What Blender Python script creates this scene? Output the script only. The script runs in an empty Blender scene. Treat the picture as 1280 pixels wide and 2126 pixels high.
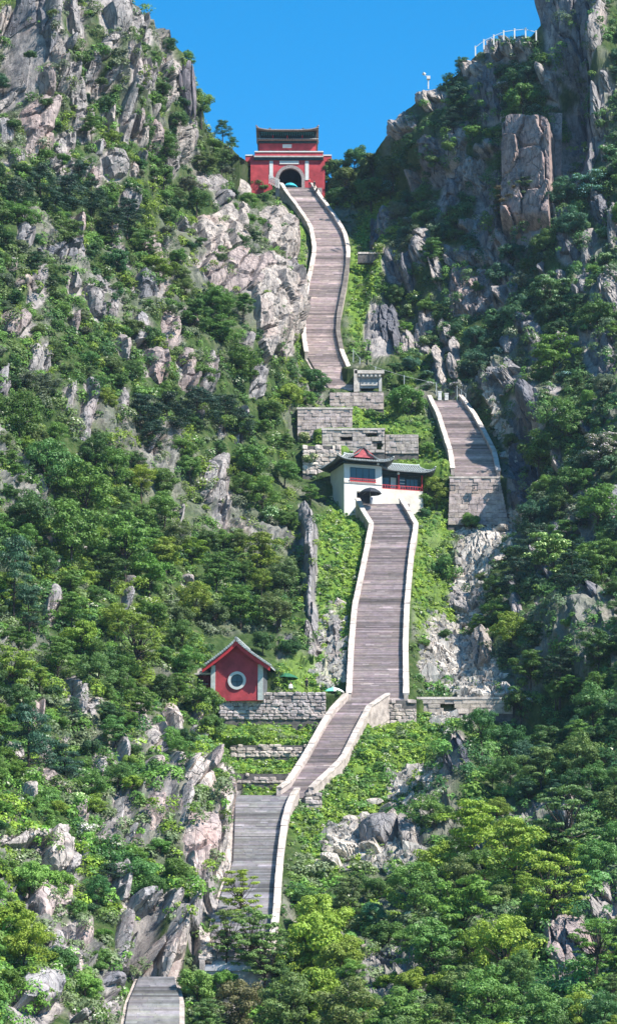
import bpy, math, random
import numpy as np
from mathutils import Vector, Matrix
random.seed(7)
RS = np.random.RandomState(7)
C = bpy.context.scene.collection
# ------------------------------------------------------------------ camera
F, PIT = 6000.0, math.radians(12.0)
cam = bpy.data.cameras.new("camera"); camo = bpy.data.objects.new("camera", cam); C.objects.link(camo)
cam.sensor_fit = 'VERTICAL'; cam.sensor_height = 24.0; cam.lens = F / 2126 * 24.0
cam.clip_start = 1.0; cam.clip_end = 12000
camo.location = (0, 0, 0); camo.rotation_euler = (math.pi / 2 + PIT, 0, 0)
bpy.context.scene.camera = camo
# ------------------------------------------------------------------ sky and sun
SUN = Vector((0.66, -0.37, 0.86)).normalized()
w = bpy.data.worlds.new("World"); bpy.context.scene.world = w; w.use_nodes = True
nt = w.node_tree; bg = nt.nodes['Background']
sky = nt.nodes.new('ShaderNodeTexSky'); sky.sky_type = 'NISHITA'; sky.sun_disc = False
sky.sun_elevation = math.asin(SUN.z); sky.sun_rotation = math.atan2(SUN.x, SUN.y)
sky.altitude = 1500; sky.air_density = 1.0; sky.dust_density = 0.05; sky.ozone_density = 3.0
hs = nt.nodes.new('ShaderNodeHueSaturation'); hs.inputs['Saturation'].default_value = 1.4
hs.inputs['Hue'].default_value = 0.49
nt.links.new(sky.outputs[0], hs.inputs['Color']); nt.links.new(hs.outputs[0], bg.inputs[0])
bg.inputs[1].default_value = 0.115
sl = bpy.data.lights.new("sun", 'SUN'); sl.energy = 4.9; sl.angle = math.radians(0.5); sl.color = (1.0, 0.94, 0.85)
so = bpy.data.objects.new("sun", sl); C.objects.link(so); so.location = SUN * 900
so.rotation_euler = SUN.to_track_quat('Z', 'Y').to_euler()
vs = bpy.context.scene.view_settings
vs.view_transform = 'Standard'; vs.look = 'None'; vs.gamma = 1.0; vs.use_curve_mapping = False; vs.exposure = 1.15
cy_ = bpy.context.scene.cycles
cy_.max_bounces = 4; cy_.diffuse_bounces = 3; cy_.transmission_bounces = 2; cy_.transparent_max_bounces = 4
# ------------------------------------------------------------------ maths helpers
cp, sp = math.cos(PIT), math.sin(PIT)
def Wn(px, py, D):
    px, py, D = np.broadcast_arrays(np.asarray(px, float), np.asarray(py, float), np.asarray(D, float))
    u = (px - 640) / F; v = (1063 - py) / F
    dy = cp - sp * v; dz = sp + cp * v
    t = D / dy
    return np.stack([u * t, D, dz * t], -1)
def W(px, py, D): return Vector(Wn(px, py, D).tolist())
def Zof(py, D): return float(Wn(640, py, D)[2])
def mpp(D): return D / F          # metres per photo pixel at distance D
def fade(t): return t * t * (3 - 2 * t)
def _h(ix, iy, iz, s):
    n = (ix.astype(np.int64) * 374761393 + iy.astype(np.int64) * 668265263 + iz.astype(np.int64) * 2147483647 + s * 1274126177) & 0xFFFFFFFF
    n = ((n ^ (n >> 13)) * 1274126177) & 0xFFFFFFFF
    n = ((n ^ (n >> 16)) * 2246822519) & 0xFFFFFFFF
    return ((n ^ (n >> 15)) & 0xFFFFFF) / float(0xFFFFFF)
def vnoise(P, sc, seed=0):
    q = P / np.asarray(sc, float); i = np.floor(q); f = fade(q - i); i = i.astype(np.int64)
    r = 0
    for a in (0, 1):
        for b in (0, 1):
            for c in (0, 1):
                wgt = (f[..., 0] if a else 1 - f[..., 0]) * (f[..., 1] if b else 1 - f[..., 1]) * (f[..., 2] if c else 1 - f[..., 2])
                r = r + wgt * _h(i[..., 0] + a, i[..., 1] + b, i[..., 2] + c, seed)
    return r * 2 - 1
def fbm(P, sc, o=4, seed=0, g=0.5):
    r = 0; a = 1.0; sc = np.asarray(sc, float); tot = 0
    for k in range(o):
        r = r + a * vnoise(P + 17.3 * k, sc / 2 ** k, seed + k); tot += a; a *= g
    return r / tot
def sstep(a, b, x):
    t = np.clip((x - a) / (b - a), 0, 1); return t * t * (3 - 2 * t)
def interp(x, pts):
    xs, ys = zip(*sorted(pts)); return np.interp(x, xs, ys)
# ------------------------------------------------------------------ object helpers
def link(o, parent=None):
    C.objects.link(o)
    if parent is not None: o.parent = parent
    return o
def mesh_np(name, V, faces, mats, parent=None, tint=None, smooth=False, matidx=None):
    V = np.asarray(V, np.float32).reshape(-1, 3); faces = np.asarray(faces, np.int32)
    me = bpy.data.meshes.new(name); k = faces.shape[1]; n = len(faces)
    me.vertices.add(len(V)); me.vertices.foreach_set('co', V.ravel())
    me.loops.add(n * k); me.loops.foreach_set('vertex_index', faces.ravel())
    me.polygons.add(n); me.polygons.foreach_set('loop_start', np.arange(0, n * k, k, dtype=np.int32))
    if tint is not None:
        a = me.attributes.new('tint', 'FLOAT_COLOR', 'POINT')
        t = np.ones((len(V), 4), np.float32); t[:, :3] = tint; a.data.foreach_set('color', t.ravel())
    for m in (mats if isinstance(mats, (list, tuple)) else [mats]): me.materials.append(m)
    if matidx is not None: me.polygons.foreach_set('material_index', np.asarray(matidx, np.int32))
    me.polygons.foreach_set('use_smooth', np.full(n, smooth))
    me.update(calc_edges=True)
    o = bpy.data.objects.new(name, me); return link(o, parent)
class MB:
    """collects simple shapes, builds ONE mesh object"""
    def __init__(s): s.v = []; s.f = []; s.m = []
    def add(s, vs, fs, m=0):
        b = len(s.v); s.v += [tuple(x) for x in vs]; s.f += [tuple(b + i for i in f) for f in fs]; s.m += [m] * len(fs); return s
    def box(s, x0, x1, y0, y1, z0, z1, m=0):
        return s.add([(x, y, z) for z in (z0, z1) for y in (y0, y1) for x in (x0, x1)],
                     [(0, 2, 3, 1), (4, 5, 7, 6), (0, 1, 5, 4), (2, 6, 7, 3), (0, 4, 6, 2), (1, 3, 7, 5)], m)
    def hexa(s, P, m=0):   # 8 points: bottom 4 ccw, top 4 ccw
        return s.add(P, [(3, 2, 1, 0), (4, 5, 6, 7), (0, 1, 5, 4), (1, 2, 6, 5), (2, 3, 7, 6), (3, 0, 4, 7)], m)
    def prism(s, poly, y0, y1, m=0):   # poly in xz, extruded in y
        n = len(poly); vs = [(x, y0, z) for x, z in poly] + [(x, y1, z) for x, z in poly]
        return s.add(vs, [tuple(range(n)), tuple(range(2 * n - 1, n - 1, -1))] + [(i, i + n, (i + 1) % n + n, (i + 1) % n) for i in range(n)], m)
    def tube(s, pts, r, n=6, m=0, caps=True):
        pts = [Vector(p) for p in pts]; rs = r if isinstance(r, (list, tuple)) else [r] * len(pts); vs = []
        for i, p in enumerate(pts):
            d = (pts[min(i + 1, len(pts) - 1)] - pts[max(i - 1, 0)])
            if d.length < 1e-6: d = Vector((0, 0, 1))
            d.normalize(); a = d.orthogonal().normalized(); b = d.cross(a)
            for k in range(n):
                t = 2 * math.pi * k / n; vs.append(p + (a * math.cos(t) + b * math.sin(t)) * rs[i])
        fs = [(i * n + k, i * n + (k + 1) % n, (i + 1) * n + (k + 1) % n, (i + 1) * n + k) for i in range(len(pts) - 1) for k in range(n)]
        if caps: fs += [tuple(range(n - 1, -1, -1)), tuple((len(pts) - 1) * n + k for k in range(n))]
        return s.add(vs, fs, m)
    def build(s, name, mats, parent=None, smooth=False):
        me = bpy.data.meshes.new(name); me.from_pydata(s.v, [], s.f)
        for m in (mats if isinstance(mats, (list, tuple)) else [mats]): me.materials.append(m)
        me.polygons.foreach_set('material_index', s.m)
        if smooth: me.polygons.foreach_set('use_smooth', [True] * len(s.f))
        me.update(); return link(bpy.data.objects.new(name, me), parent)
def tag(o, label=None, cat=None, group=None, kind=None):
    if label: o['label'] = label
    if cat: o['category'] = cat
    if group: o['group'] = group
    if kind: o['kind'] = kind
    return o
def thing(name, loc, label, cat, group=None, rz=0):
    o = bpy.data.objects.new(name, None); o.empty_display_size = 0.5; C.objects.link(o)
    o.location = loc; o.rotation_euler = (0, 0, rz); return tag(o, label, cat, group)
def copy_tree(o, parent=None):
    c = o.copy(); C.objects.link(c); c.parent = parent
    for ch in o.children: copy_tree(ch, c)
    return c
# ------------------------------------------------------------------ materials
def mat(name):
    m = bpy.data.materials.new(name); m.use_nodes = True; n = m.node_tree
    return m, n, n.nodes['Principled BSDF']
def N(n, t, **k):
    x = n.nodes.new('ShaderNode' + t)
    for a, b in k.items():
        if a in x.inputs: x.inputs[a].default_value = b
        else: setattr(x, a, b)
    return x
def ramp(n, src, stops):
    r = n.nodes.new('ShaderNodeValToRGB'); n.links.new(src, r.inputs[0])
    e = r.color_ramp.elements
    while len(e) < len(stops): e.new(0.5)
    for q, (p, c) in zip(e, stops): q.position = p; q.color = (*c, 1) if len(c) == 3 else c
    return r
def mixc(n, a, b, fac, mode='MIX'):
    x = n.nodes.new('ShaderNodeMix'); x.data_type = 'RGBA'; x.blend_type = mode
    for s, v in ((x.inputs[6], a), (x.inputs[7], b), (x.inputs[0], fac)):
        if hasattr(v, 'is_output'): n.links.new(v, s)
        elif isinstance(v, tuple): s.default_value = (*v, 1)
        else: s.default_value = v
    return x.outputs[2]
def coords(n, scale=(1, 1, 1)):
    g = N(n, 'NewGeometry'); mp = N(n, 'Mapping'); mp.inputs['Scale'].default_value = scale
    n.links.new(g.outputs['Position'], mp.inputs[0]); return mp.outputs[0]
def simple(name, col, rough=0.8, var=0.12, scale=1.5, bump=0.0, spec=0.3, tintobj=False):
    m, n, b = mat(name); co = coords(n)
    no = N(n, 'TexNoise', Scale=scale, Detail=6.0, Roughness=0.65); n.links.new(co, no.inputs[0])
    lo = tuple(max(0, c * (1 - var * 2)) for c in col); hi = tuple(min(1, c * (1 + var * 1.6)) for c in col)
    r = ramp(n, no.outputs[0], [(0.3, lo), (0.7, hi)]); out = r.outputs[0]
    if tintobj:
        oi = N(n, 'ObjectInfo'); out = mixc(n, out, oi.outputs['Color'], 1.0, 'MULTIPLY')
    n.links.new(out, b.inputs['Base Color']); b.inputs['Roughness'].default_value = rough
    b.inputs['Specular IOR Level'].default_value = spec
    if bump:
        bp = N(n, 'Bump', Strength=bump, Distance=0.1); n2 = N(n, 'TexNoise', Scale=scale * 6, Detail=5.0); n.links.new(co, n2.inputs[0])
        n.links.new(n2.outputs[0], bp.inputs['Height']); n.links.new(bp.outputs[0], b.inputs['Normal'])
    return m
def rock_nodes(n, lo=(0.10, 0.095, 0.10), mid=(0.235, 0.215, 0.212), hi=(0.38, 0.34, 0.318), cracks=True):
    c1 = coords(n); c2 = coords(n, (1.0, 1.0, 0.22))
    a = N(n, 'TexNoise', Scale=0.55, Detail=9.0, Roughness=0.68); n.links.new(c1, a.inputs[0])
    base = ramp(n, a.outputs[0], [(0.33, lo), (0.47, mid), (0.68, hi)]).outputs[0]
    s = N(n, 'TexNoise', Scale=1.6, Detail=7.0, Roughness=0.7); n.links.new(c2, s.inputs[0])      # rain streaks
    base = mixc(n, base, (0.055, 0.055, 0.065), ramp(n, s.outputs[0], [(0.5, (0, 0, 0)), (0.68, (0.75,) * 3)]).outputs[0])
    p = N(n, 'TexNoise', Scale=0.16, Detail=3.0); n.links.new(c1, p.inputs[0])                     # pink feldspar patches
    base = mixc(n, base, (0.40, 0.27, 0.235), ramp(n, p.outputs[0], [(0.55, (0, 0, 0)), (0.7, (0.3,) * 3)]).outputs[0])
    v = N(n, 'TexVoronoi', Scale=0.85); v.feature = 'DISTANCE_TO_EDGE'
    wv = N(n, 'TexNoise', Scale=0.9, Detail=4.0); n.links.new(c2, wv.inputs[0])
    va = N(n, 'VectorMath', operation='MULTIPLY_ADD'); va.inputs[1].default_value = (0.9, 0.9, 0.9)
    n.links.new(wv.outputs['Color'], va.inputs[0]); n.links.new(coords(n, (1.0, 1.0, 0.28)), va.inputs[2]); n.links.new(va.outputs[0], v.inputs[0])
    crack = ramp(n, v.outputs['Distance'], [(0.0, (1, 1, 1)), (0.03, (0, 0, 0))]).outputs[0]
    if cracks: base = mixc(n, base, (0.05, 0.045, 0.045), mixc(n, (0, 0, 0), crack, 0.45))
    l = N(n, 'TexNoise', Scale=4.5, Detail=5.0); n.links.new(c1, l.inputs[0])                      # lichen
    base = mixc(n, base, (0.42, 0.42, 0.37), ramp(n, l.outputs[0], [(0.58, (0, 0, 0)), (0.68, (0.5,) * 3)]).outputs[0])
    f = N(n, 'TexNoise', Scale=2.2, Detail=9.0, Roughness=0.75); n.links.new(c2, f.inputs[0])
    sub = N(n, 'Math', operation='SUBTRACT'); n.links.new(f.outputs[0], sub.inputs[0])
    sub.inputs[1].default_value = 0.0
    if cracks: n.links.new(crack, sub.inputs[1])
    bp = N(n, 'Bump', Strength=0.9, Distance=0.22); n.links.new(sub.outputs[0], bp.inputs['Height'])
    return base, bp.outputs[0]
def make_rock(name='weathered_granite', **k):
    m, n, b = mat(name); base, bp = rock_nodes(n, **k)
    oi = N(n, 'ObjectInfo'); base = mixc(n, base, oi.outputs['Color'], 1.0, 'MULTIPLY')
    n.links.new(base, b.inputs['Base Color']); n.links.new(bp, b.inputs['Normal']); b.inputs['Roughness'].default_value = 0.9
    b.inputs['Specular IOR Level'].default_value = 0.2
    return m
M_ROCK = make_rock()
M_PALE = make_rock('pale_river_granite', lo=(0.22, 0.2, 0.18), mid=(0.46, 0.42, 0.38), hi=(0.62, 0.57, 0.52))
def make_terrain():
    m, n, b = mat('hillside_soil_and_rock'); rock, bp = rock_nodes(n, cracks=False)
    at = N(n, 'Attribute', attribute_name='tint'); sep = N(n, 'SeparateColor'); n.links.new(at.outputs['Color'], sep.inputs[0])
    c1 = coords(n)
    g = N(n, 'TexNoise', Scale=0.9, Detail=7.0, Roughness=0.7); n.links.new(c1, g.inputs[0])
    dark = ramp(n, g.outputs[0], [(0.3, (0.012, 0.028, 0.009)), (0.5, (0.04, 0.07, 0.02)), (0.7, (0.10, 0.11, 0.05))]).outputs[0]
    mead = ramp(n, g.outputs[0], [(0.3, (0.05, 0.10, 0.018)), (0.55, (0.12, 0.20, 0.032)), (0.75, (0.19, 0.25, 0.07))]).outputs[0]
    pale = ramp(n, g.outputs[0], [(0.3, (0.16, 0.14, 0.11)), (0.5, (0.38, 0.34, 0.29)), (0.7, (0.55, 0.5, 0.45))]).outputs[0]
    c = mixc(n, dark, mead, sep.outputs[1]); c = mixc(n, c, rock, sep.outputs[0]); c = mixc(n, c, pale, sep.outputs[2])
    n.links.new(c, b.inputs['Base Color']); n.links.new(bp, b.inputs['Normal']); b.inputs['Roughness'].default_value = 0.95
    b.inputs['Specular IOR Level'].default_value = 0.115
    return m
M_TERR = make_terrain()
def make_leaf(name, trans=0.32, use_obj=True, gloss=0.25):
    m, n, b = mat(name); at = N(n, 'Attribute', attribute_name='tint'); c = at.outputs['Color']
    if use_obj:
        oi = N(n, 'ObjectInfo'); c = mixc(n, c, oi.outputs['Color'], 1.0, 'MULTIPLY')
    n.links.new(c, b.inputs['Base Color']); b.inputs['Roughness'].default_value = 0.5; b.inputs['Specular IOR Level'].default_value = gloss
    tr = N(n, 'BsdfTranslucent'); n.links.new(mixc(n, c, (1.0, 1.15, 0.5), 0.5, 'MULTIPLY'), tr.inputs[0])
    mx = N(n, 'MixShader'); mx.inputs[0].default_value = trans
    n.links.new(b.outputs[0], mx.inputs[1]); n.links.new(tr.outputs[0], mx.inputs[2])
    n.links.new(mx.outputs[0], n.nodes['Material Output'].inputs[0]); return m
M_LEAF = make_leaf('tree_leaves'); M_BUSH = make_leaf('undergrowth_leaves', 0.3, False)
M_NEEDLE = make_leaf('pine_needles', 0.12)
M_BARK = simple('dark_bark', (0.055, 0.042, 0.035), 0.95, 0.3, 5, 0.3)
def make_steps():
    m, n, b = mat('worn_stair_slabs'); at = N(n, 'Attribute', attribute_name='tint'); c1 = coords(n)
    no = N(n, 'TexNoise', Scale=1.3, Detail=7.0, Roughness=0.7); n.links.new(c1, no.inputs[0])
    f = ramp(n, no.outputs[0], [(0.3, (0.7,) * 3), (0.7, (1.25,) * 3)]).outputs[0]
    n.links.new(mixc(n, at.outputs['Color'], f, 1.0, 'MULTIPLY'), b.inputs['Base Color']); b.inputs['Roughness'].default_value = 0.8
    return m
M_STEP = make_steps()
M_COPE = simple('pale_coping_granite', (0.50, 0.44, 0.395), 0.85, 0.24, 0.8, 0.4, tintobj=True)
M_PARA = simple('parapet_masonry', (0.36, 0.31, 0.285), 0.9, 0.25, 1.2, 0.4)
M_MASON = simple('rough_masonry', (0.41, 0.36, 0.335), 0.9, 0.25, 1.4, 0.5, tintobj=True)
M_MORTAR = simple('dark_joint_fill', (0.11, 0.10, 0.095), 0.95, 0.3, 2.0)
M_RED = simple('red_lime_plaster', (0.40, 0.052, 0.062), 0.9, 0.2, 0.55, 0.2)
M_REDP = simple('red_painted_timber', (0.42, 0.03, 0.035), 0.6, 0.12, 1.5)
M_WHITE = simple('white_plaster', (0.58, 0.57, 0.54), 0.85, 0.06, 0.5, 0.1)
M_MARBLE = simple('white_marble', (0.60, 0.585, 0.56), 0.6, 0.05, 2.0)
M_GREY = simple('grey_tile', (0.14, 0.155, 0.16), 0.7, 0.25, 2.5, 0.3)
M_GREYP = simple('pale_grey_tile', (0.36, 0.39, 0.385), 0.7, 0.18, 3.0, 0.3)
M_DTEAL = simple('dark_painted_eaves', (0.02, 0.045, 0.055), 0.7, 0.3, 3.0)
M_TROOF = simple('weathered_gate_tiles', (0.27, 0.19, 0.16), 0.7, 0.3, 3.0, 0.3)
M_DARK = simple('interior_shade_black', (0.012, 0.014, 0.018), 0.9, 0.2, 1.0)  # near-black colour stands in for the shade inside openings
M_CONC = simple('old_concrete', (0.46, 0.43, 0.40), 0.9, 0.18, 1.2, 0.3)
M_METAL = simple('galvanised_metal', (0.35, 0.38, 0.38), 0.5, 0.1, 3.0)
M_BRICK = simple('arch_brick', (0.30, 0.25, 0.24), 0.9, 0.2, 3.0, 0.4)
M_TEAL = simple('teal_canvas', (0.03, 0.33, 0.42), 0.8, 0.08, 1.0)
M_BLACKC = simple('black_canvas', (0.02, 0.025, 0.035), 0.7, 0.1, 2.0)
M_GREENC = simple('green_canvas', (0.02, 0.12, 0.06), 0.8, 0.1, 2.0)
M_MINT = simple('mint_canvas', (0.18, 0.62, 0.42), 0.8, 0.06, 2.0)
M_WCAN = simple('white_canvas', (0.78, 0.78, 0.75), 0.8, 0.04, 2.0)
M_PIPE = simple('dull_iron', (0.10, 0.11, 0.12), 0.6, 0.15, 3.0)
def glass(name, col=(0.05, 0.09, 0.11)):
    m, n, b = mat(name); b.inputs['Base Color'].default_value = (*col, 1); b.inputs['Roughness'].default_value = 0.12
    b.inputs['Specular IOR Level'].default_value = 0.35; return m
M_GLASS = glass('window_glass')
# ------------------------------------------------------------------ base mountainside: a real surface fitted through surveyed points
CP = []
def row(y, *a): CP.extend((x, y, d) for x, d in a)
row(2350, (-700, 150), (0, 215), (320, 240), (640, 240), (900, 235), (1280, 215), (1900, 160))
row(2126, (-500, 195), (0, 240), (180, 256), (315, 268), (500, 274), (760, 262), (1000, 255), (1280, 240), (1700, 205))
row(1900, (-400, 225), (0, 265), (250, 282), (400, 290), (500, 293), (600, 296), (750, 296), (950, 286), (1280, 268), (1700, 235))
row(1650, (-350, 250), (0, 288), (300, 307), (450, 317), (560, 321), (640, 323), (800, 325), (1000, 318), (1280, 297), (1700, 265))
row(1450, (-350, 272), (0, 308), (300, 330), (450, 345), (600, 349), (760, 350), (880, 353), (1050, 349), (1280, 322), (1700, 292))
row(1250, (-350, 294), (0, 328), (300, 353), (600, 373), (720, 377), (790, 378), (950, 380), (1100, 371), (1280, 350), (1700, 320))
row(1045, (-350, 312), (0, 347), (300, 373), (600, 397), (760, 405), (860, 405), (950, 406), (1080, 402), (1280, 376), (1700, 350))
row(830, (-350, 330), (0, 364), (300, 392), (600, 426), (720, 434), (900, 434), (1050, 428), (1280, 400), (1700, 378))
row(600, (-350, 345), (0, 381), (300, 410), (520, 436), (610, 452), (670, 467), (760, 470), (900, 459), (1050, 446), (1280, 425), (1700, 402))
row(388, (-350, 358), (0, 396), (300, 426), (480, 462), (580, 492), (660, 494), (780, 489), (900, 473), (1050, 458), (1280, 440), (1700, 418))
row(200, (-350, 368), (0, 408), (200, 426), (400, 448), (640, 515), (850, 482), (1000, 468), (1280, 450), (1700, 428))
row(0, (-350, 378), (0, 420), (240, 437), (640, 530), (1140, 463), (1280, 458), (1700, 436))
row(-300, (-350, 392), (0, 436), (640, 545), (1280, 470), (1700, 450))
row(-650, (-350, 410), (0, 456), (640, 560), (1280, 488), (1700, 470))
CP = np.array(CP, float)
def _U(r): return np.where(r > 1e-9, r * r * np.log(r + 1e-12), 0)
def tps_fit(P, v, lam=0.002):
    X = P / 1000; n = len(X); r = np.linalg.norm(X[:, None] - X[None], axis=2)
    A = np.zeros((n + 3, n + 3)); A[:n, :n] = _U(r) + lam * np.eye(n); A[:n, n] = 1; A[:n, n + 1:] = X; A[n, :n] = 1; A[n + 1:, :n] = X.T
    return X, np.linalg.solve(A, np.concatenate([v, np.zeros(3)]))
TX, TW = tps_fit(CP[:, :2], CP[:, 2])
def tps(px, py):
    q = np.stack([np.ravel(px), np.ravel(py)], 1) / 1000; n = len(TX); out = np.zeros(len(q))
    for s in range(0, len(q), 20000):
        k = q[s:s + 20000]; r = np.linalg.norm(k[:, None] - TX[None], axis=2)
        out[s:s + 20000] = _U(r) @ TW[:n] + TW[n] + k @ TW[n + 1:]
    return out.reshape(np.shape(px))
# stair centre line: distance of the walking surface for every photo row
SY = [(2200, 260), (2126, 267), (2030, 276), (1990, 281), (1900, 290), (1655, 320.5), (1640, 322.5), (1452, 347.5), (1440, 349), (1047, 403), (1000, 409), (990, 411), (830, 433), (812, 437), (388, 493)]
def stairD(py): return interp(py, SY)
# raster of the base surface
GX0, GX1, GY0, GY1, GS = -780, 2000, -700, 2420, 6.0
gx = np.arange(GX0, GX1 + 1, GS); gy = np.arange(GY0, GY1 + 1, GS)
GXX, GYY = np.meshgrid(gx, gy)
DB = tps(GXX, GYY)
PB = Wn(GXX, GYY, DB)
def smooth2(A, k):
    for ax in (0, 1):
        pad = [(0, 0)] * A.ndim; pad[ax] = (k, k); B = np.pad(A, pad, 'edge'); cs = np.cumsum(B, axis=ax)
        n = A.shape[ax]; hi = np.take(cs, np.arange(2 * k, 2 * k + n), axis=ax); lo = np.take(cs, np.arange(0, n), axis=ax)
        A = (hi - lo) / (2 * k)
    return A
def normals(P):
    dx = np.gradient(P, axis=1); dy = np.gradient(P, axis=0)
    n = np.cross(dx, dy); n /= np.linalg.norm(n, axis=-1, keepdims=True) + 1e-9
    s = np.sign((n * PB / np.linalg.norm(PB, axis=-1, keepdims=True)).sum(-1, keepdims=True)); return -n * s
NB = normals(PB)
# ---- masks in the survey raster (reserved = stairs, buildings, walls)
def seg_band(L, R):     # polygon between two edge polylines given as (x, y)
    ys = [p[1] for p in L]; y0, y1 = min(ys), max(ys)
    l = interp(GYY, [(p[1], p[0]) for p in L]); r = interp(GYY, [(p[1], p[0]) for p in R])
    return (GYY > y0) & (GYY < y1), l, r
STAIRS = {   # flights: left edge and right edge of the treads as seen
 'lowest': ([(258, 2200), (260, 2126), (268, 2080), (290, 2028)], [(372, 2200), (373, 2126), (373, 2080), (362, 2028)]),
 'second': ([(425, 2010), (437, 1950), (447, 1905), (462, 1850), (484, 1790), (487, 1720), (489, 1653)], [(552, 2010), (562, 1950), (569, 1905), (572, 1850), (577, 1790), (586, 1720), (598, 1675), (612, 1653)]),
 'third': ([(583, 1652), (601, 1640), (640, 1580), (672, 1520), (692, 1488), (722, 1455)], [(640, 1652), (652, 1640), (706, 1590), (741, 1520), (762, 1480), (800, 1455)]),
 'fourth': ([(728, 1455), (733, 1350), (740, 1270), (755, 1200), (765, 1150), (774, 1100), (758, 1075), (745, 1047)], [(838, 1440), (837, 1350), (840, 1270), (846, 1200), (851, 1150), (860, 1102), (845, 1075), (828, 1047)]),
 'right': ([(943, 990), (938, 950), (925, 910), (912, 870), (893, 832)], [(1030, 990), (1022, 950), (1002, 910), (980, 870), (952, 832)]),
 'upper': ([(688, 812), (660, 778), (638, 740), (633, 700), (634, 660), (641, 600), (650, 560), (656, 527), (648, 480), (622, 440), (600, 412), (586, 390)],
           [(742, 812), (722, 778), (706, 740), (698, 700), (700, 660), (712, 600), (718, 560), (720, 527), (712, 492), (690, 455), (664, 420), (645, 392)]),
}
RES = np.zeros(GXX.shape)      # 1 where neither plants nor rocks may grow
nearst = np.zeros(GXX.shape); tsum = np.zeros(GXX.shape); wsum = np.zeros(GXX.shape)
def pull(wt, T, pr=1.0):
    global nearst, tsum, wsum
    nearst = np.maximum(nearst, wt); tsum = tsum + pr * wt ** 4 * T; wsum = wsum + pr * wt ** 4
for L, R in STAIRS.values():
    inb, l, r = seg_band(L, R)
    RES = np.maximum(RES, inb & (GXX > l - 14) & (GXX < r + 14))
    y0, y1 = L[-1][1], L[0][1]
    yy = np.clip(GYY, min(y0, y1), max(y0, y1)); l = interp(yy, [(p[1], p[0]) for p in L]); r = interp(yy, [(p[1], p[0]) for p in R])
    d = np.hypot(np.maximum(0, np.maximum(l - GXX, GXX - r)), (GYY - yy) * 2.4); pull((1 - sstep(8, 64, d)) * .97, stairD(yy) + 1.1)
def rectm(x0, y0, x1, y1): return (GXX > x0) & (GXX < x1) & (GYY > y0) & (GYY < y1)
BLD = np.zeros(GXX.shape)
for x0, y0, x1, y1, d_ in [(505, 258, 692, 392, 497), (714, 948, 800, 1048, 407.8), (800, 958, 915, 1050, 411), (672, 958, 714, 1032, 410), (432, 1320, 576, 1438, 347.5),
        (455, 1437, 700, 1492, 346.3), (478, 1545, 636, 1570, 335.3), (476, 1605, 606, 1624, 327.3), (617, 850, 731, 908, 425.4), (668, 892, 798, 938, 420.6), (798, 902, 868, 940, 420.9), (628, 925, 708, 982, 415),
        (930, 990, 1056, 1088, 411.0), (792, 1452, 866, 1498, 347.8), (866, 1450, 1064, 1480, 350.4), (684, 814, 798, 846, 434.2), (736, 764, 800, 812, 438.5), (558, 366, 584, 392, 494)]:
    BLD = np.maximum(BLD, rectm(x0, y0, x1, y1)); d = np.hypot(np.maximum(0, np.maximum(x0 - GXX, GXX - x1)), np.maximum(0, np.maximum((y0 - GYY) * 4 + 6, GYY - y1)))
    if y1 - y0 > 60 and d_ != 411.0: yt = max(y0, y1 - 42); d = np.hypot(np.maximum(0, np.maximum(x0 - GXX, GXX - x1)), np.maximum(0, np.maximum((yt - GYY) * 1.5, GYY - y1)))
    pull(1 - sstep(3, 44, d), d_, 14.0)
RES = np.maximum(RES, BLD)
w_ = nearst
DB = DB * (1 - w_) + tsum / (wsum + 1e-9) * w_
PB = Wn(GXX, GYY, DB)
DS = smooth2(DB, 8); NB = normals(Wn(GXX, GYY, DS))
# relief: lumps, buttresses, terraces
amp = 1 - 0.93 * w_
REL = (fbm(PB, (14, 22, 16), 4, 3) * 3.0 + fbm(PB, (5, 5, 5), 3, 11) * 1.1) * amp
# buttresses that stand out of the mountain and gullies between them (x, y, half width, half height, metres out, lean)
def ell(cx, cy, a, b, rot=0):
    t = math.radians(rot); dx, dy = GXX - cx, GYY - cy
    u = (dx * math.cos(t) + dy * math.sin(t)) / a; v = (-dx * math.sin(t) + dy * math.cos(t)) / b
    return np.hypot(u, v)
for cx, cy, a, b, h, rot in [(530, 640, 70, 190, 4, -12), (90, 100, 60, 180, 4, 0), (230, 120, 60, 160, 5, -18), (20, 130, 34, 120, -6, 0), (1090, 380, 62, 170, 1, 0),
        (1180, 230, 46, 190, -7, 8), (1260, 120, 50, 150, 6, 0), (870, 300, 60, 70, 3, 0), (1000, 420, 50, 110, -2, 0), (800, 560, 36, 150, 3, 20), (790, 720, 50, 70, 3, 0),
        (1130, 860, 70, 90, 4, 0), (1080, 960, 40, 110, -4, 10), (980, 1620, 120, 60, 6, -35), (1130, 1500, 170, 60, -7, -35), (1200, 1300, 120, 60, 5, -35),
        (640, 1170, 22, 140, 2.5, 0), (370, 1700, 120, 170, 4, -20), (350, 1960, 80, 90, 3, 0), (290, 1972, 30, 62, -5, 0), (900, 560, 60, 100, 3, 10), (960, 1250, 60, 160, -3, 0)]:
    REL += h * np.exp(-ell(cx, cy, a, b, rot) ** 2 * 1.6) * (1 - w_)
PD = PB + NB * REL[..., None]
def samp(A, px, py):
    fx = np.clip((np.asarray(px, float) - GX0) / GS, 0, len(gx) - 1.001); fy = np.clip((np.asarray(py, float) - GY0) / GS, 0, len(gy) - 1.001)
    ix, iy = fx.astype(int), fy.astype(int); tx, ty = fx - ix, fy - iy
    if A.ndim == 3: tx, ty = tx[..., None], ty[..., None]
    return (A[iy, ix] * (1 - tx) + A[iy, ix + 1] * tx) * (1 - ty) + (A[iy + 1, ix] * (1 - tx) + A[iy + 1, ix + 1] * tx) * ty
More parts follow.
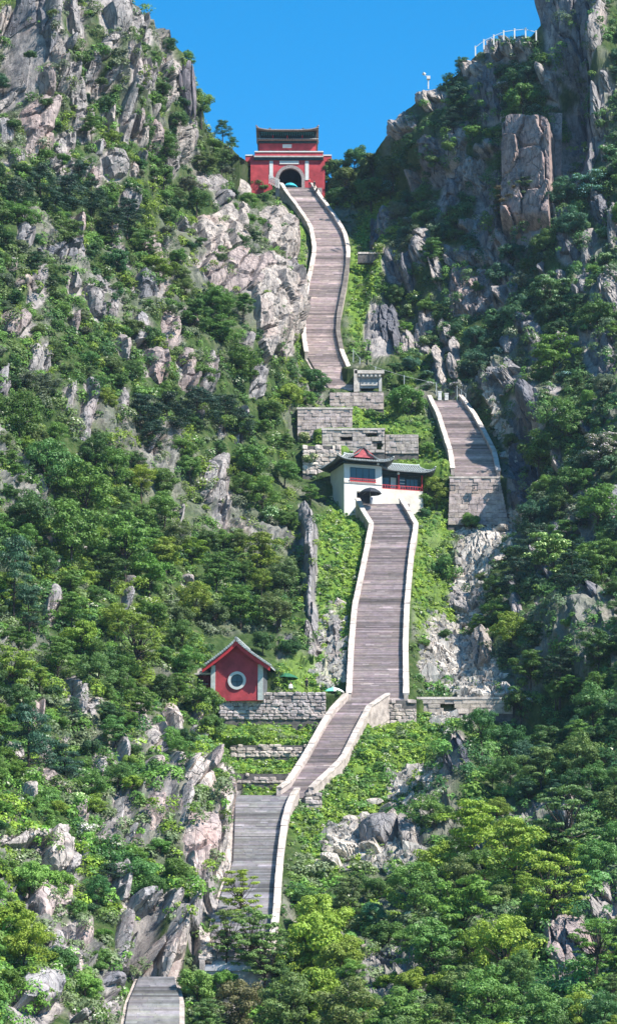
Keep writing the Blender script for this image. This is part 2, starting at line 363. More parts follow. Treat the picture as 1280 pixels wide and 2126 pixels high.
RIDGE = [(-780, -560), (-300, -420), (0, -230), (150, -90), (243, 2), (290, 50), (330, 84), (375, 118), (400, 160), (420, 215), (450, 275), (490, 312), (520, 345), (560, 380), (585, 392), (645, 392),
         (670, 385), (700, 360), (740, 345), (790, 325), (812, 292), (835, 252), (870, 208), (905, 182), (955, 140), (990, 112), (1040, 84), (1100, 74), (1120, 52), (1145, 8), (1185, -60), (1280, -190), (1700, -420), (2000, -520)]
# painted zones: R rock, G meadow, B pale gully
def zone(polys): 
    z = np.zeros(GXX.shape)
    for cx, cy, a, b, rot, s in polys: z = np.maximum(z, s * (1 - sstep(0.75, 1.15, ell(cx, cy, a, b, rot) + 0.25 * fbm(PB, (3, 3, 3), 3, 29))))
    return z
ZM = zone([(765, 560, 45, 170, 6, 1), (615, 600, 22, 170, 0, .9), (705, 1200, 62, 200, 8, 1), (560, 1560, 110, 95, 0, 1), (900, 1200, 48, 190, 0, .8), (800, 1560, 130, 100, -10, .8), (640, 1400, 70, 50, 0, .9), (700, 1720, 90, 110, 0, .7), (830, 880, 70, 40, 0, .7), (740, 890, 120, 60, 0, .8), (880, 965, 60, 40, 0, .8), (500, 1300, 10, 10, 0, 0)])
ZG = zone([(1010, 1100, 60, 55, 20, .9), (975, 1180, 35, 80, 10, .9), (940, 1330, 52, 75, -20, 1), (985, 1410, 60, 45, 0, .9), (900, 1370, 30, 60, 0, .6), (940, 1500, 50, 28, 0, .8), (770, 1750, 110, 50, 8, .8), (690, 1310, 28, 70, 0, .35), (1080, 1075, 50, 16, 0, .9), (860, 1640, 60, 40, 20, .5), (1040, 880, 14, 90, -18, .7), (690, 1385, 40, 30, 0, .7)])
ZR = np.zeros(GXX.shape)
# ================================================================== ROCK OUTCROPS (collected first: they reserve ground)
ROCKM = np.zeros(GXX.shape)
SUNP = (1.0, 1.0, 1.0, 1); PINK = (1.1, 0.98, 0.96, 1); DARK_SHADED = (0.62, 0.66, 0.74, 1); PALER = (1.2, 1.16, 1.1, 1); GREYR = (0.95, 0.98, 1.02, 1)  # dark tint puts shade into the colour of shaded crags, darkens others too
def cells(a, b, cw, ch, rs):
    """nearest jittered-grid seed: id, gap to the next cell, seed position"""
    A0, A1, B0, B1 = a.min() - 2 * cw, a.max() + 2 * cw, b.min() - 2 * ch, b.max() + 2 * ch
    sa, sb = np.meshgrid(np.arange(A0, A1, cw), np.arange(B0, B1, ch)); sb = sb + (np.arange(sb.shape[1]) % 2) * ch * 0.5
    sa = (sa + rs.uniform(-.42, .42, sa.shape) * cw).ravel(); sb = (sb + rs.uniform(-.45, .45, sb.shape) * ch).ravel()
    f1 = np.full(a.shape, 9e9); f2 = f1.copy(); idx = np.zeros(a.shape, int)
    for k in range(len(sa)):
        d = np.maximum(np.abs(a - sa[k]) / cw, np.abs(b - sb[k]) / ch) + 0.35 * np.hypot((a - sa[k]) / cw, (b - sb[k]) / ch)
        m = d < f1; f2 = np.where(m, f1, np.minimum(f2, d)); idx = np.where(m, k, idx); f1 = np.where(m, d, f1)
    return idx, f2 - f1, sa, sb
OUTS = []
def outcrop(cx, cy, hw, hh, label, rot=0, amp=1.6, yaw=0.0, col=SUNP, cell=(1.3, 3.0), sq=3.0, rough=1.0, cat='rock outcrop', group=None, name='rock_outcrop', m=None, lay=0):
    OUTS.append((cx, cy, hw, hh, label, rot, amp, yaw, col, cell, sq, rough, cat, group, name, m, lay))
    global ROCKM
    ROCKM = np.maximum(ROCKM, (ell(cx, cy, hw, hh, rot) < 0.98).astype(float) if sq < 2.5 else ((np.abs(ell(cx, cy, hw, 1e9, rot)) ** 3 + np.abs(ell(cx, cy, 1e9, hh, rot)) ** 3) < 0.95).astype(float))
def build_outcrop(i, cx, cy, hw, hh, label, rot, amp, yaw, col, cell, sq, rough, cat, group, name, m, lay):
    rs = np.random.RandomState(100 + i); st = 2.7
    D0 = float(samp(PD, cx, cy)[1]); k = D0 / F
    nu, nv = int(2.5 * hw / st) + 2, int(2.5 * hh / st) + 2
    uu, vv = np.meshgrid(np.linspace(-1.25, 1.25, nu) * hw, np.linspace(-1.25, 1.25, nv) * hh)
    t = math.radians(rot); px = cx + uu * math.cos(t) - vv * math.sin(t); py = cy + uu * math.sin(t) + vv * math.cos(t)
    P = samp(PD, px, py); nrm = samp(NB, px, py) * 0.55 + np.array([0, -0.5, 0.1]) + np.array([0.25, 0, 0]) * (1 if cx < 640 else -1)
    if sq > 6: P = samp(PB, px, py); nrm = nrm * 0 + np.array([-.2, -1, .1])
    nrm /= np.linalg.norm(nrm, axis=-1, keepdims=True)
    a, b = uu * k, vv * k
    q = np.stack([a, b, np.zeros_like(a)], -1)
    wa = a + fbm(q, (3, 7, 1), 3, i) * 0.5; wb = b + fbm(q + 9, (2.5, 4, 1), 3, i + 50) * 0.8
    idx, gap, sa, sb = cells(wa, wb, cell[0], cell[1], rs)
    n = len(sa); ds = (np.abs(sa / (hw * k)) ** sq + np.abs(sb / (hh * k)) ** sq) ** (1 / sq)
    inn = ds + rs.uniform(-.22, .18, n) < (1.0 if sq < 4.5 else 9.0)
    if not inn.any(): inn[np.argmin(ds)] = True
    rnd = rs.uniform(-1, 1, n); ta = rs.uniform(-.45, .45, n) * rough; tb = rs.uniform(-.22, .22, n) * rough
    dd = (np.abs(uu / hw) ** sq + np.abs(vv / hh) ** sq) ** (1 / sq)
    h = amp * 0.8 * (1 - (.12 if sq > 4.5 else 0.45 if sq < 2.5 or hw > 45 else 0.8) * np.clip(dd, 0, 1.1) ** 2) + rnd[idx] * 0.7 * rough + (wa - sa[idx]) * ta[idx] + (wb - sb[idx]) * (tb[idx] - 0.18) + yaw * a
    h -= 0.85 * rough * (1 - sstep(0.0, 0.15, gap))
    idx2, gap2, s2, t2 = cells(wa * 1.0 + 0.3 * wb * 0, wb, cell[0] * 0.42, cell[1] * 0.36, rs)
    r2 = rs.uniform(-1, 1, len(s2)); h += (r2[idx2] * 0.16 + (wa - s2[idx2]) * rs.uniform(-.5, .5, len(s2))[idx2] * 0.5 - 0.14 * (1 - sstep(0, .14, gap2))) * rough
    h += fbm(P, (0.8, 0.8, 1.6), 3, 5) * 0.12
    edge = (dd > (1.17 if sq < 4.5 else .97 + 0))
    if sq > 6: h = h - 9.0 * sstep(.55, 1.0, vv / hh)
    h = np.where(inn[idx] & ~edge, h, -1.3 - 0.6 * np.clip(dd - 1, 0, 1))
    V = P + nrm * h[..., None] * (1 + 0 * h[..., None])
    ii = np.arange(nu * nv).reshape(nv, nu)
    f = np.stack([ii[:-1, :-1], ii[1:, :-1], ii[1:, 1:], ii[:-1, 1:]], -1).reshape(-1, 4)
    org = P[nv // 2, nu // 2]
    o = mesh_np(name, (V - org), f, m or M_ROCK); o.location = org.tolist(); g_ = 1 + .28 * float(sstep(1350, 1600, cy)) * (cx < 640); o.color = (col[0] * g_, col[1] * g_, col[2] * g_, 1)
    tag(o, label, cat, group)
exec_list = []
# --- left mountain, top
outcrop(58, 75, 30, 85, 'dark shaded cliff face in the top left corner of the view', amp=1, yaw=-.5, col=DARK_SHADED, cell=(1.8, 6))
outcrop(84, 50, 16, 62, 'pale vertical rib beside the shaded cliff at the top left', amp=3, cell=(1.2, 5))
outcrop(136, 64, 24, 66, 'columned grey cliff between two green gullies at the top left', amp=2.5, cell=(1.4, 5))
outcrop(207, 48, 26, 58, 'tall pale slab reaching the top edge left of the sky', amp=3, rot=-8, cell=(2.0, 6))
outcrop(262, 68, 20, 40, 'narrow column below the left skyline near the top', amp=2.2, rot=-6, cell=(1.0, 4))
outcrop(292, 92, 9, 26, 'small upright stone on the left skyline under the shrubs', amp=2, cell=(.9, 3))
outcrop(201, 112, 15, 15, 'rounded pale stone below the tall slab at the top', amp=1.6, cell=(1.8, 1.8), sq=2)
outcrop(252, 225, 11, 82, 'long thin vertical rib dropping through the bushes left of the skyline pillar', amp=2.4, rot=3, cell=(.9, 5))
outcrop(272, 178, 13, 34, 'pale slab beside the top of the long thin rib', amp=2, cell=(1, 4))
outcrop(238, 140, 14, 26, 'grey slab above the long thin rib', amp=2, cell=(1, 3))
outcrop(72, 272, 30, 52, 'broad pink-grey block with a split top below the shaded left cliff', amp=3, col=PINK, cell=(2.0, 3.2))
outcrop(46, 182, 17, 28, 'square topped stone under the shaded left cliff', amp=2, cell=(1.6, 3))
outcrop(118, 190, 20, 30, 'group of upright grey stones left of centre of the upper left cliff', amp=2)
outcrop(150, 212, 22, 34, 'slanting pale slabs in the middle of the upper left cliff', amp=2, rot=-20)
outcrop(165, 265, 24, 38, 'broken grey stones above the small square boulder', amp=1.6)
outcrop(192, 200, 8, 22, 'slim stone tooth in the upper left bushes', amp=1.5, cell=(.8, 2.5))
outcrop(300, 152, 8, 28, 'first of two thin upright stones left of the dark skyline pillar', amp=1.8, cell=(.8, 4))
outcrop(316, 160, 7, 26, 'second of two thin upright stones left of the dark skyline pillar', amp=1.6, cell=(.8, 3))
outcrop(345, 138, 11, 20, 'low stones just left of the dark skyline pillar', amp=1.6, cell=(.9, 2.5))
outcrop(226, 352, 24, 32, 'tilted grey slab under the small square boulder', amp=1.8, rot=-30, cell=(1.8, 3))
outcrop(446, 376, 26, 17, 'low ledge left of the big rounded boulder', amp=1.4, rot=20, cell=(1.2, 2))
outcrop(325, 378, 8, 14, 'small upright stone in bushes above the pine grove', amp=1.2)
outcrop(270, 360, 9, 20, 'thin stone above the right end of the pine grove', amp=1.2)
outcrop(448, 487, 46, 44, 'broad pale jointed cliff on the spur left of the upper stairs', amp=2.6, rot=-8, col=PALER, cell=(1.1, 3.6))
outcrop(383, 466, 15, 18, 'small grey crag at the left end of the jointed cliff', amp=1.4)
outcrop(572, 492, 42, 60, 'blocky warm grey cliff top overlooking the upper stairs', amp=3.5, rot=-12, col=PALER, cell=(2.1, 2.8), rough=1.3)
outcrop(588, 575, 26, 46, 'overhanging dark blocks on the cliff beside the upper stairs', amp=2.2, rot=4, cell=(1.5, 2.4), rough=2.6)
outcrop(468, 585, 76, 34, 'long slanting slab band crossing the left spur', amp=2.4, rot=28, col=PINK, cell=(2.0, 2.6))
outcrop(556, 665, 50, 96, 'high broken cliff dropping beside the upper stairs', amp=3, rot=-8, col=PALER, cell=(1.4, 4.2), rough=1.2)
outcrop(528, 600, 30, 50, 'pale cliff shoulder above the high broken cliff', amp=2.6, rot=-15, col=PALER, cell=(1.6, 3.4))
outcrop(312, 596, 40, 28, 'dark hollowed rock under the bright bush on the left slope', amp=1.0, yaw=-.6, col=DARK_SHADED, cell=(2, 2.6))
outcrop(42, 592, 16, 10, 'small white stone near the left edge of the view', amp=1.4, col=PALER, cell=(2, 1.5), sq=2)
outcrop(18, 556, 10, 14, 'pale pointed stone at the left edge below the pine grove', amp=1.3)
outcrop(75, 606, 18, 34, 'grey standing stones near the left edge', amp=1.6)
outcrop(34, 676, 36, 32, 'wide pinkish crag at the left edge above the big green wood', amp=2, col=PINK, cell=(1.3, 3))
outcrop(152, 598, 18, 26, 'rounded grey stones in bushes below the pine grove', amp=1.5)
outcrop(212, 596, 20, 20, 'jagged row of grey stones left of the dark hollowed rock', amp=1.4, cell=(.9, 2))
outcrop(228, 648, 15, 18, 'small crag below the jagged row of stones', amp=1.4)
outcrop(128, 532, 56, 13, 'low dark ledge of rock below the pine grove', amp=1, col=DARK_SHADED, cell=(1.1, 1.5))
outcrop(76, 748, 27, 32, 'rounded grey crag left of the tall column on the left slope', amp=1.8, cell=(1.6, 2.6))
outcrop(172, 850, 15, 62, 'tall grey column of stacked blocks on the left slope', amp=2.2, col=GREYR, cell=(1.4, 2.6))
outcrop(131, 838, 9, 22, 'short stone post left of the tall stacked column', amp=1.4)
outcrop(246, 855, 12, 38, 'slim rock fin at the left end of the dark pine belt', amp=1.8, cell=(.8, 3.4))
outcrop(298, 780, 6, 12, 'tiny pale stone among bushes above the dark pine belt', amp=1)
outcrop(446, 998, 25, 36, 'smooth grey slab above the wood on the middle left slope', amp=1.8, cell=(2.4, 3.4))
outcrop(471, 1052, 9, 32, 'slim pale rock under the smooth grey slab', amp=1.4, cell=(.8, 3))
outcrop(383, 1055, 9, 19, 'narrow twin stone left of the smooth grey slab', amp=1.3)
outcrop(398, 1092, 8, 14, 'small leaning stone below the narrow twin stone', amp=1.2, rot=-15)
outcrop(100, 1272, 13, 32, 'rounded upright boulder beside the dark left pine', amp=2, rot=-10, cell=(3, 5), sq=2)
outcrop(386, 1210, 12, 13, 'small pale pointed stone in the thicket above the red house', amp=1.2, cell=(1.6, 1.6))
outcrop(640, 1170, 15, 130, 'tall grey rock rib standing between the left wood and the middle stairs', amp=2.6, rot=-5, col=GREYR, cell=(1.1, 4.5))
outcrop(652, 1322, 16, 32, 'foot of the grey rib above the grass bank', amp=1.4)
outcrop(606, 1335, 14, 14, 'low grey stones in shadow behind the red house', amp=1, col=DARK_SHADED)
# --- lower left crags
outcrop(186, 1472, 22, 20, 'grey boulder-like crag in the lower left wood', amp=1.6, rot=25, cell=(2, 2), sq=2)
outcrop(356, 1502, 21, 40, 'pale arched crag in bushes left of the dry stone wall', amp=2, rot=-12, col=PALER, cell=(1.6, 3))
outcrop(312, 1550, 20, 40, 'pale slanting crag on the lower left slope', amp=1.8, rot=-22, col=PALER)
outcrop(210, 1585, 14, 26, 'tapered grey stone beside the lower left pine', amp=1.5, rot=-18, cell=(1.8, 3))
outcrop(415, 1545, 11, 36, 'thin pale fins at the edge of the terraced grass', amp=1.6, rot=-14, cell=(.8, 3))
outcrop(464, 1628, 34, 40, 'bright rounded slabs where the cliff meets the lowest terrace', amp=2.2, rot=-28, col=PALER, cell=(1.9, 3.2))
outcrop(372, 1682, 36, 30, 'finely ribbed pale slab on the lower left cliff', amp=1.8, rot=35, col=PALER, cell=(.9, 3))
outcrop(300, 1730, 24, 36, 'rounded pinkish boulder face on the lower left cliff', amp=2.2, col=PINK, cell=(2.4, 4))
outcrop(240, 1700, 14, 42, 'upright grey slab left of the rounded pinkish face', amp=1.8, cell=(1.4, 4))
outcrop(346, 1742, 12, 36, 'narrow slab right of the rounded pinkish face', amp=1.8, cell=(1.2, 4))
outcrop(214, 1736, 18, 20, 'wedge of grey rock over the flowering shrub', amp=1.6, cell=(1.8, 2))
outcrop(440, 1716, 42, 62, 'tall pale cliff wall along the left side of the lower stairs', amp=2.6, rot=-16, col=PALER, cell=(1.3, 3.4))
outcrop(398, 1800, 42, 46, 'broad pinkish slab above the cave bushes', amp=2.2, rot=-25, col=PINK, cell=(1.8, 3.6))
outcrop(452, 1778, 26, 50, 'lower part of the cliff wall touching the stairs', amp=1.8, rot=-18, col=PALER, cell=(1.3, 3))
outcrop(48, 1752, 66, 15, 'long pale ledge at the lower left edge', amp=1.8, rot=6, col=PALER, cell=(2.4, 1.2))
outcrop(108, 1782, 34, 22, 'rounded white rock at the end of the long pale ledge', amp=2.2, rot=25, col=PALER, cell=(3, 2.4), sq=2)
outcrop(104, 1868, 50, 34, 'big pinkish boulder split by a crack at the lower left', amp=2.4, rot=-5, col=PINK, cell=(2.8, 2.6))
outcrop(164, 1938, 26, 32, 'pink-grey faceted boulder under the split boulder', amp=2.2, col=PINK, cell=(2.4, 3))
outcrop(432, 1868, 22, 44, 'stack of leaning thin slabs beside the stairs', amp=1.6, rot=-38, cell=(.7, 4))
outcrop(292, 1968, 26, 62, 'black hollow of the small cave at the lower left', amp=-.4, yaw=-.4, col=DARK_SHADED, cell=(3, 6), rough=.4, cat='cave')  # cave shade is partly in the dark tint, besides the real hollow
outcrop(246, 1955, 12, 66, 'pale post of rock on the left of the cave mouth', amp=2.8, cell=(1.2, 4))
outcrop(352, 1985, 24, 56, 'tall split pillar on the right of the cave mouth', amp=2.6, rot=-6, col=PALER, cell=(1.5, 2.6))
outcrop(388, 1940, 26, 56, 'high rounded rock shoulder right of the cave', amp=2.6, rot=-4, cell=(1.8, 2.6))
outcrop(420, 1990, 24, 40, 'blocky rocks between the cave and the stairs', amp=2, col=PALER, cell=(1.3, 2.2))
outcrop(275, 1898, 34, 16, 'roof ledge above the cave mouth', amp=3, cell=(1.8, 1.4), col=GREYR)
outcrop(70, 2092, 62, 46, 'large round dark-streaked boulder in the bottom left corner', amp=3.4, rot=-12, col=GREYR, cell=(3.4, 3.4), sq=2, rough=.8)
outcrop(190, 2108, 62, 26, 'tilted dark slabs along the bottom edge left of the lowest stairs', amp=2, rot=-28, cell=(3, 1))
outcrop(234, 2042, 24, 22, 'dark square boulder beside the top of the lowest stairs', amp=2, col=DARK_SHADED, cell=(2.6, 2))
outcrop(322, 1915, 18, 24, 'pale block over the right side of the cave roof', amp=2.2, col=PALER, cell=(1.6, 1.8))
outcrop(404, 1912, 20, 26, 'pale block beside the foot of the leaning thin slabs', amp=2.2, col=PALER, cell=(1.5, 2))
outcrop(312, 2006, 14, 32, 'white slab at the inner right side of the cave', amp=2.4, col=PALER, cell=(1.6, 3))
outcrop(440, 1984, 15, 30, 'cracked pale rocks touching the left side of the second flight', amp=1.8, col=PALER, cell=(1.1, 1.6))
outcrop(268, 2006, 14, 20, 'small grey rocks left of the top of the lowest stairs', amp=1.6, cell=(1, 1.2))
# --- right mountain
outcrop(1050, 102, 46, 24, 'jointed cliff cap under the white railing', amp=2.4, rot=-8, col=SUNP, cell=(1.3, 3))
outcrop(974, 142, 22, 18, 'pale broken blocks on the right skyline', amp=2, rot=-15, col=PALER)
outcrop(900, 208, 30, 20, 'bright columned crag on the right skyline below the lamp', amp=2.4, rot=-18, col=PALER, cell=(1.1, 2.4))
outcrop(845, 268, 30, 24, 'lowest pale crag on the right skyline above the trees', amp=2.4, rot=-30, cell=(1.4, 2.4))
outcrop(1190, 70, 66, 96, 'huge shaded cliff at the top right', amp=1.6, yaw=.25, col=DARK_SHADED, cell=(2.6, 8))
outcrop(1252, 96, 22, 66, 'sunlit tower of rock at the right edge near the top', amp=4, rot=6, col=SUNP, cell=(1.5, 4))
outcrop(1192, 285, 46, 110, 'smooth dark cliff wall right of the pink pillar', amp=.8, yaw=.45, col=DARK_SHADED, cell=(3, 9))
outcrop(1242, 250, 20, 60, 'streaked rib at the right edge beside the dark wall', amp=2, col=GREYR, cell=(1.2, 5))
outcrop(1096, 388, 52, 130, 'massive pink squared rock pillar high on the right mountain', amp=6.5, rot=1, col=(1.2, 1.0, .96, 1), cell=(3.0, 6.5), sq=7, rough=.9)
outcrop(1010, 302, 36, 17, 'jointed pale ledge left of the pink pillar', amp=2.2, rot=-10, cell=(1, 2))
outcrop(966, 360, 24, 40, 'ribbed crag under the jointed ledge', amp=2.2, rot=12, cell=(.9, 3))
outcrop(1010, 425, 36, 90, 'shaded blue-grey cliff left of the pink pillar', amp=.8, yaw=.4, col=DARK_SHADED, cell=(1.4, 6))
outcrop(930, 400, 20, 50, 'dark crag face at the left of the shaded cliff', amp=1, yaw=.3, col=DARK_SHADED)
outcrop(1040, 505, 13, 24, 'pinkish block at the foot of the pink pillar', amp=2, col=PINK)
outcrop(1000, 190, 30, 60, 'dark cleft wall below the white railing', amp=.5, yaw=.4, col=DARK_SHADED, cell=(1.4, 5))
outcrop(800, 460, 17, 38, 'isolated pale crag above the grass slope right of the upper stairs', amp=2.4, rot=4, cell=(1.2, 4))
outcrop(776, 490, 12, 46, 'shaded side of the isolated crag', amp=.8, yaw=.4, col=DARK_SHADED)  # shade on this side of the crag is put into its tint
outcrop(992, 532, 42, 20, 'row of small stone columns below the pink pillar', amp=2, cell=(.9, 2))
outcrop(976, 612, 44, 52, 'pinkish crumbling crag in bushes right of the grass slope', amp=1.8, rot=15, col=PINK, cell=(1, 2.6))
outcrop(920, 580, 8, 34, 'thin pale splinter left of the crumbling crag', amp=1.5, cell=(.7, 3))
outcrop(970, 472, 13, 16, 'pale pointed stone under the shaded cliff', amp=2, col=PALER)
outcrop(830, 572, 22, 36, 'dark wall of rock facing the grass slope', amp=1, yaw=.5, col=DARK_SHADED)
outcrop(790, 700, 36, 56, 'black shaded cliff at the foot of the grass slope', amp=1.4, yaw=.5, col=(.45, .5, .6, 1), cell=(1.3, 5))  # cliff shade is painted in by the dark bluish tint
outcrop(912, 765, 14, 44, 'pale leaning pillar above the gate of the right stairs', amp=2.4, rot=-8, col=PALER, cell=(1.6, 4))
outcrop(944, 752, 12, 38, 'grey slab beside the pale leaning pillar', amp=2, cell=(1.3, 4))
outcrop(1046, 800, 50, 26, 'grey slabs in shade above the right stairs', amp=1.6, rot=-25, col=GREYR, cell=(2, 2))
outcrop(1104, 880, 52, 52, 'smooth dark bedrock wall right of the right stairs', amp=1, yaw=.5, col=(.5, .55, .65, 1), cell=(3, 4))  # dark bluish tint carries the shade on this wall
outcrop(1078, 990, 28, 66, 'black shaded bedrock beside the tall retaining wall', amp=.4, yaw=.5, col=(.35, .4, .5, 1), cell=(2.4, 6))  # bedrock shade is put into the darkest tint
outcrop(1246, 730, 36, 56, 'dark cliff at the right edge halfway up', amp=1, yaw=.4, col=DARK_SHADED, cell=(2, 5))
outcrop(1180, 520, 20, 30, 'shaded stone above the flowering shrubs on the right', amp=1, col=DARK_SHADED)
outcrop(1060, 720, 24, 24, 'mossy grey slab on the right slope', amp=1.2, col=GREYR)
outcrop(1002, 1345, 19, 38, 'pale square pillar at the edge of the dry gully', amp=2.6, col=PALER, cell=(1.6, 3.4), sq=5)
outcrop(1075, 1275, 16, 26, 'blue-grey stone in the shade of the flowering tree', amp=1, col=GREYR)
outcrop(960, 1640, 38, 22, 'dark bluish rock above the bright lower trees', amp=.8, rot=-20, col=(.4, .45, .55, 1), cell=(1, 3))
outcrop(1192, 1995, 54, 66, 'broken pinkish rock face behind the lower right trunks', amp=2, rot=8, col=PINK, cell=(1.2, 2.2))
outcrop(1252, 1880, 26, 34, 'pale cracked rock at the lower right edge', amp=2, cell=(1.2, 2))
outcrop(1185, 1690, 14, 30, 'smooth shaded stone among the right hand trees', amp=1.8, cell=(2.6, 4), sq=2)
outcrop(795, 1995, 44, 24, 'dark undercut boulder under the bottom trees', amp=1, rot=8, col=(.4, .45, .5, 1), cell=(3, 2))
outcrop(795, 1745, 48, 26, 'biggest domed grey boulder in the field beside the lower stairs', amp=3, rot=6, col=GREYR, cell=(3.4, 2.6), sq=2, rough=.6)
outcrop(842, 1752, 34, 22, 'pale sloping slab at the right of the biggest domed boulder', amp=2.6, rot=22, col=PALER, cell=(2.6, 2), sq=2, m=None)
outcrop(748, 1782, 64, 13, 'long flat white slab below the domed boulder', amp=1.7, rot=8, col=PALER, cell=(3, 1), m=M_PALE)
outcrop(708, 1742, 34, 12, 'flat white slab left of the domed boulder', amp=1.5, rot=15, col=PALER, cell=(2, 1), m=M_PALE)
outcrop(688, 1806, 48, 12, 'cracked white slab above the bright young tree', amp=1.5, rot=12, col=PALER, cell=(2, .9), m=M_PALE)
outcrop(930, 1340, 38, 32, 'bare pale bedrock sheet in the dry gully', amp=.8, rot=30, cell=(1.1, .9), m=M_PALE)
outcrop(1030, 1440, 56, 14, 'rounded bedrock hump where the gully meets the culvert wall', amp=1.6, rot=-8, cell=(2.4, 1.4), m=M_PALE)
outcrop(1000, 1130, 34, 32, 'rubbly pale ledge below the tall retaining wall', amp=.7, rot=20, cell=(.9, .8), m=M_PALE)
outcrop(960, 1215, 26, 20, 'low rounded gully rock beside the dense green bush', amp=1.4, rot=-10, cell=(2.2, 1.4), sq=2)
outcrop(690, 1330, 18, 44, 'pale rocky bank at the left foot of the middle stairs', amp=.8, cell=(1, 1))
AUTO = []
def auto_outs(n, x0, x1, y0, y1, seed, cols, hw=(7, 20), asp=(1.4, 3.2), lean=(-18, 6)):
    q = random.Random(seed); k = 0
    for _ in range(n * 50):
        if k >= n: break
        cx, cy, a = q.uniform(x0, x1), q.uniform(y0, y1), q.uniform(*hw); b = a * q.uniform(*asp)
        if cy - b < np.interp(cx, *zip(*RIDGE)) + 4: continue
        X = np.array([cx, cx - a, cx + a, cx, cx]); Y = np.array([cy, cy, cy, cy - b, cy + b])
        if samp(ROCKM, X, Y).max() > .5 or samp(RES, X, Y).max() > .2 or max(samp(ZM, X, Y).max(), samp(ZG, X, Y).max()) > .4: continue
        k += 1; AUTO.append((len(OUTS), cx, cy, a, b)); c = q.choice(cols)
        outcrop(cx, cy, a, b, '', rot=q.uniform(*lean), amp=q.uniform(1.4, 2.4), col=c, cell=(q.uniform(.8, 1.3), q.uniform(2, 4)), yaw=q.uniform(-.15, .15))
auto_outs(28, 0, 420, 0, 360, 71, [SUNP, SUNP, GREYR, PINK, PALER]); auto_outs(20, 0, 600, 360, 800, 72, [SUNP, GREYR, PINK]); auto_outs(14, 0, 640, 850, 1400, 73, [SUNP, GREYR], (5, 10))
auto_outs(22, 0, 480, 1430, 2100, 74, [SUNP, PALER, PINK], (9, 22), (1.1, 2.4), (-30, 0)); auto_outs(28, 790, 1280, 60, 720, 75, [GREYR, DARK_SHADED, SUNP, SUNP], (7, 20), (1.5, 3.4), (-8, 14)); auto_outs(12, 1040, 1280, 720, 1300, 76, [GREYR, DARK_SHADED], (8, 16))
OB = []
for i, a_ in enumerate(OUTS): build_outcrop(i, *a_); OB.append(C.objects[-1])
# ================================================================== MOUNTAINSIDE MESH
nearst_s = lambda a, b: samp(nearst, a, b)
def terrain():
    xs = np.concatenate([np.arange(-760, -60, 24), np.arange(-60, 1340, 3.5), np.arange(1340, 1990, 24)])
    rid = interp(xs, RIDGE); V = np.linspace(0, 1, 620)
    px = np.broadcast_to(xs, (len(V), len(xs))); top = rid[None]; py = 2400 + (top - 2400) * V[:, None]
    P = samp(PD, px, py)
    rk = samp(ROCKM, px, py); n = samp(NB, px, py); rs_ = samp(RES, px, py)
    tz = samp(ZM, px, py); tg = samp(ZG, px, py); 
    slope = np.clip(fbm(P, (9, 9, 16), 4, 77) * 2.2 - 0.02, 0, 1)
    h = (fbm(P, (1.8, 1.8, 2.6), 3, 91) * 0.45 - 0.45 * rk) * (1 - 0.8 * rs_) + fbm(P, (.6, .6, .5), 2, 93) * 0.25 * tg
    hi = np.clip(1 - (py + .35 * np.minimum(abs(px - 60), abs(px - 1240))) / 560, 0, 1)
    slope = np.clip(slope * 1.0 + hi * .05 + hi * 1.0 * fbm(P, (6, 6, 9), 3, 78), 0, 1) * (1 - rs_); rg = 1 - np.abs(vnoise(P, (1.3, 2.5, 5.5), 61)); rg2 = 1 - np.abs(vnoise(P, (.6, 1, 2.2), 62))
    h = h + slope * (1 - np.clip(nearst_s(px, py), 0, 1)) * (rg ** 3 * 1.5 + rg2 ** 3 * .5 - .6)
    P = P + n * h[..., None]
    tint = np.stack([np.clip(rk + slope * 0.75 * (1 - tz), 0, 1), tz, tg], -1)
    # the valley floor in front and the far sides of the ridges
    first = P[0]; last = P[-1]; pre = []; post = []
    for k, (yy, zz) in enumerate([(-150, -9), (-60, -8), (0, -6.5), (60, -5), (120, -3)]):
        q = first.copy(); q[:, 1] = yy + 0 * q[:, 1]; q[:, 2] = zz; pre.append(q)
    for dy, dz in [(4, .5), (14, -6), (40, -35), (120, -160)]:
        q = last.copy(); q[:, 1] += dy; q[:, 2] = np.maximum(-30, q[:, 2] + dz); post.append(q)
    A = np.concatenate([np.stack(pre), P, np.stack(post)]); T = np.concatenate([np.repeat(tint[:1], 5, 0), tint, np.repeat(tint[-1:], 4, 0)])
    nv, nu = A.shape[:2]; ii = np.arange(nv * nu).reshape(nv, nu)
    f = np.stack([ii[:-1, :-1], ii[:-1, 1:], ii[1:, 1:], ii[1:, :-1]], -1).reshape(-1, 4)
    o = mesh_np('mountainside', A, f, M_TERR, tint=T.reshape(-1, 3)); tag(o, kind='structure')
    s = 1400; g = mesh_np('ground', [(-s, -s, -40), (s, -s, -40), (s, s, -40), (-s, s, -40)], [(0, 1, 2, 3)], simple('distant_ground', (0.05, 0.07, 0.03), 0.95, 0.3, 0.01)); tag(g, kind='structure')
terrain()
